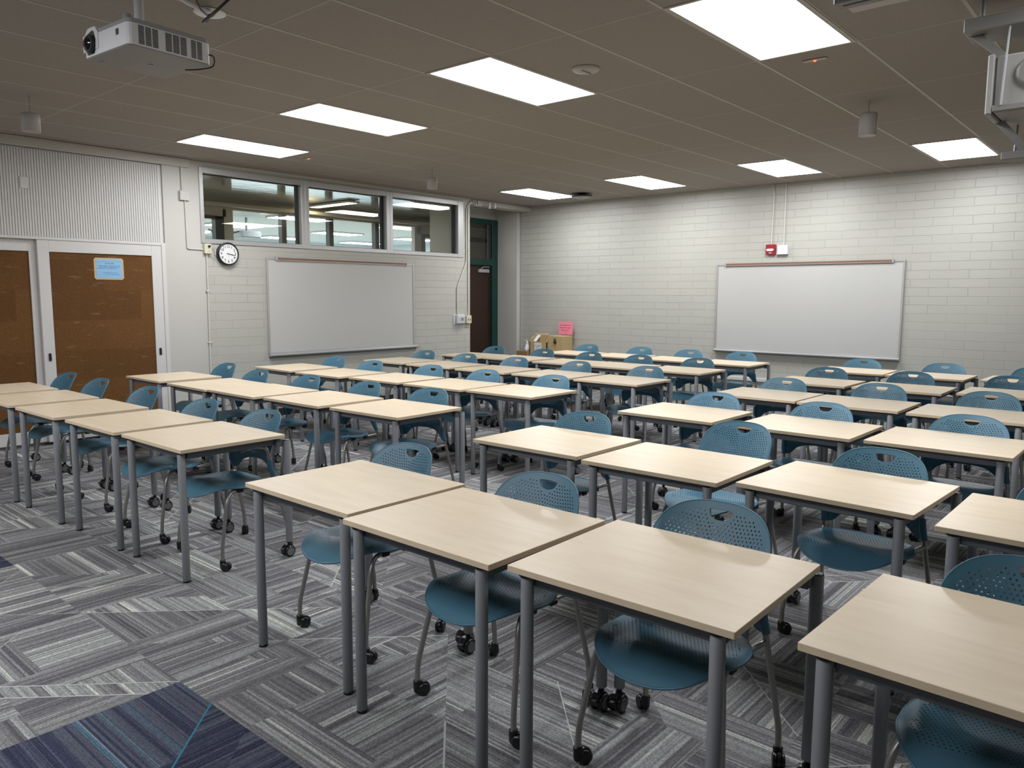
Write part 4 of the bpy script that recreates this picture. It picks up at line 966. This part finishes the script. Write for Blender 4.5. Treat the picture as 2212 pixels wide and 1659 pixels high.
MB().tube(smooth_path([(.205, .185, .045), (.222, .20, .040), (.222, .205, .010), (.205, .200, -.010), (.150, .150, -.022), (.100, .125, -.020)], .03), .0035, 6).build('cable', M['black'], t)
t = thing('cable_outlet', 'round white ceiling ring with black cables beside the projector', 'cable outlet', (-4.15, 2.13, H - .001))
MB().lathe([(.030, -.004), (.080, -.006), (.085, -.002), (.085, 0)], n=24).build('ring', M['white_plastic'], t)
MB().tube(smooth_path([(0, 0, -.002), (.02, -.03, -.06), (.10, -.10, -.10), (.32, -.12, -.085), (.46, -.10, -.03), (.50, -.10, -.002)], .08), .008, 8).build('cable', M['black'], t)
MB().tube(smooth_path([(.02, .02, -.002), (.06, -.03, -.05), (.20, -.16, -.07), (.30, -.25, -.02), (.31, -.26, -.002)], .05), .005, 8).build('cable', M['black'], t)
MB().tube(smooth_path([(.03, -.01, -.002), (.08, -.06, -.03), (.16, -.22, -.04), (.17, -.30, -.002)], .05), .013, 8).build('pipe', M['white_plastic'], t)

# ------------------------------------------------------------------ short throw projector and its ceiling frame at the upper right
t = thing('mounted_projector', 'pale grey projector unit in a hanging frame, cut by the right edge', 'projector', (-.62, 4.60, 2.43))
MB().box((-.255, -.10, 0), (.26, .30, .275), .010).build('body', M['unit_grey'], t)
MB().box((-.285, -.115, -.008), (-.255, .31, .283), .006).build('side_plate', M['unit_grey'], t)
MB().box((-.255, -.115, .004), (.26, -.105, .034), .003).build('lower_bar', M['steel'], t)
MB().lathe([(.060, -.020), (.074, -.014), (.076, 0)], (-.09, -.10, .175), 'y', 24).build('lens_ring', M['steel'], t)
MB().tube([(-.215, -.118, .03), (-.200, -.118, .40)], .005, 6).build('cable', M['grey_plastic'], t)
MB().tube([(-.20, .30, 0), (-.20, .26, -.175)], .006, 6).build('cable', M['grey_plastic'], t)
MB().prism([(-.25, .275), (-.20, .275), (-.33, .405), (-.385, .405)], lambda u, v, s: (u, -.05 + .03 * s, v)).build('arm', M['steel'], t)
MB().box((-.13, -.10, .300), (-.02, .02, .395), .02).build('mount_knuckle', M['steel'], t)
MB().box((-.13, -.04, .27), (.02, .06, .31)).build('mount_neck', M['dark_alu'], t)
MB().box((-.40, -.13, .405), (.30, .12, .470), .004).build('channel', M['steel'], t)
for x_ in (-.335, .20): MB().tube([(x_, -.05, .47), (x_, -.05, H - 2.43)], .012, 10).build('hanger_rod', M['steel'], t)
MB().box((-.235, .10, -.205), (.25, .24, -.165), .004).build('lower_channel', M['steel'], t)
for P_ in ([(-.285, 0), (-.235, 0), (-.10, -.17), (-.15, -.17)], [(.235, 0), (.285, 0), (.20, -.17), (.15, -.17)]): MB().prism(P_, lambda u, v, s: (u, .14 + .03 * s, v)).build('strut', M['steel'], t)
t = thing('ceiling_channel', 'long grey steel channel under the ceiling at the top right', 'mounting rail', (-1.10, 3.83, H - .14))
MB().box((-.33, -.045, 0), (.95, .055, .045), .003).build('channel', M['steel'], t)
for x_ in (-.27, .60): MB().tube([(x_, 0, .045), (x_, 0, .139)], .011, 10).build('hanger_rod', M['steel'], t)
MB().box((-.30, -.005, -.003), (.92, .012, .001)).build('slot', M['black'], t)
solo(MB().box((-1.50, 4.15, H - .035), (-.10, 4.27, H - .001), .004), 'ceiling_raceway', M['tbar'], 'flat painted raceway on the ceiling behind the steel channel', 'cable raceway')

# ------------------------------------------------------------------ hanging cylinders, detectors, dome
def cyl(x, y, zb, zt, r, label):
    t = thing('hanging_cylinder', label, 'pendant', (x, y, zb), 0, 'small white pendant cylinders')
    MB().lathe([(r * .86, .002), (r, 0), (r, zt - zb - .010), (r * .92, zt - zb), (.004, zt - zb)], n=28).build('shell', M['pendant'], t)
    MB().tube([(0, 0, zt - zb - .001), (0, 0, H - zb)], .003, 6).build('cord', M['grey_plastic'], t)
cyl(-2.03, 6.38, 2.755, 2.925, .065, 'white pendant cylinder on a cord near the right edge')
cyl(-7.10, 6.52, 2.800, 2.93, .062, 'white pendant cylinder in front of the high windows')
cyl(-6.87, 2.10, 2.750, 2.885, .066, 'white pendant cylinder in front of the fluted panel')
t = thing('smoke_detector', 'flat pale round detector on the ceiling between two light panels', 'detector', (-3.21, 4.28, H))
MB().lathe([(.05, -.018), (.085, -.014), (.095, -.002), (.095, 0)], n=28).build('base', M['tbar'], t)
MB().box((-.004, -.05, -.026), (.004, .05, -.018)).build('fin', M['grey_plastic'], t)
for x, y, lab in ((-1.977, 5.059, 'thin ceiling sensor with red light near the largest light panel'), (-7.549, 5.069, 'thin ceiling sensor with red light above the high windows')):
    t = thing('occupancy_sensor', lab, 'sensor', (x, y, H))
    MB().box((-.075, -.022, -.005), (.075, .022, 0), .002).build('base', M['tbar'], t)
    MB().lathe([(.003, -.014), (.008, -.011), (.009, -.004)], n=12).build('led', M['led'], t)
t = thing('ceiling_dome', 'black rimmed ceiling dome beside the corner light panel', 'ceiling speaker', (-6.96, 9.42, H))
MB().lathe([(.10, -.055), (.155, -.045), (.160, -.030), (.12, -.022), (.06, -.020), (.06, 0)], n=32).build('rim', M['black'], t)
MB().lathe([(.001, -.078), (.06, -.074), (.11, -.060), (.125, -.050)], n=32).build('dome', M['grey_plastic'], t)
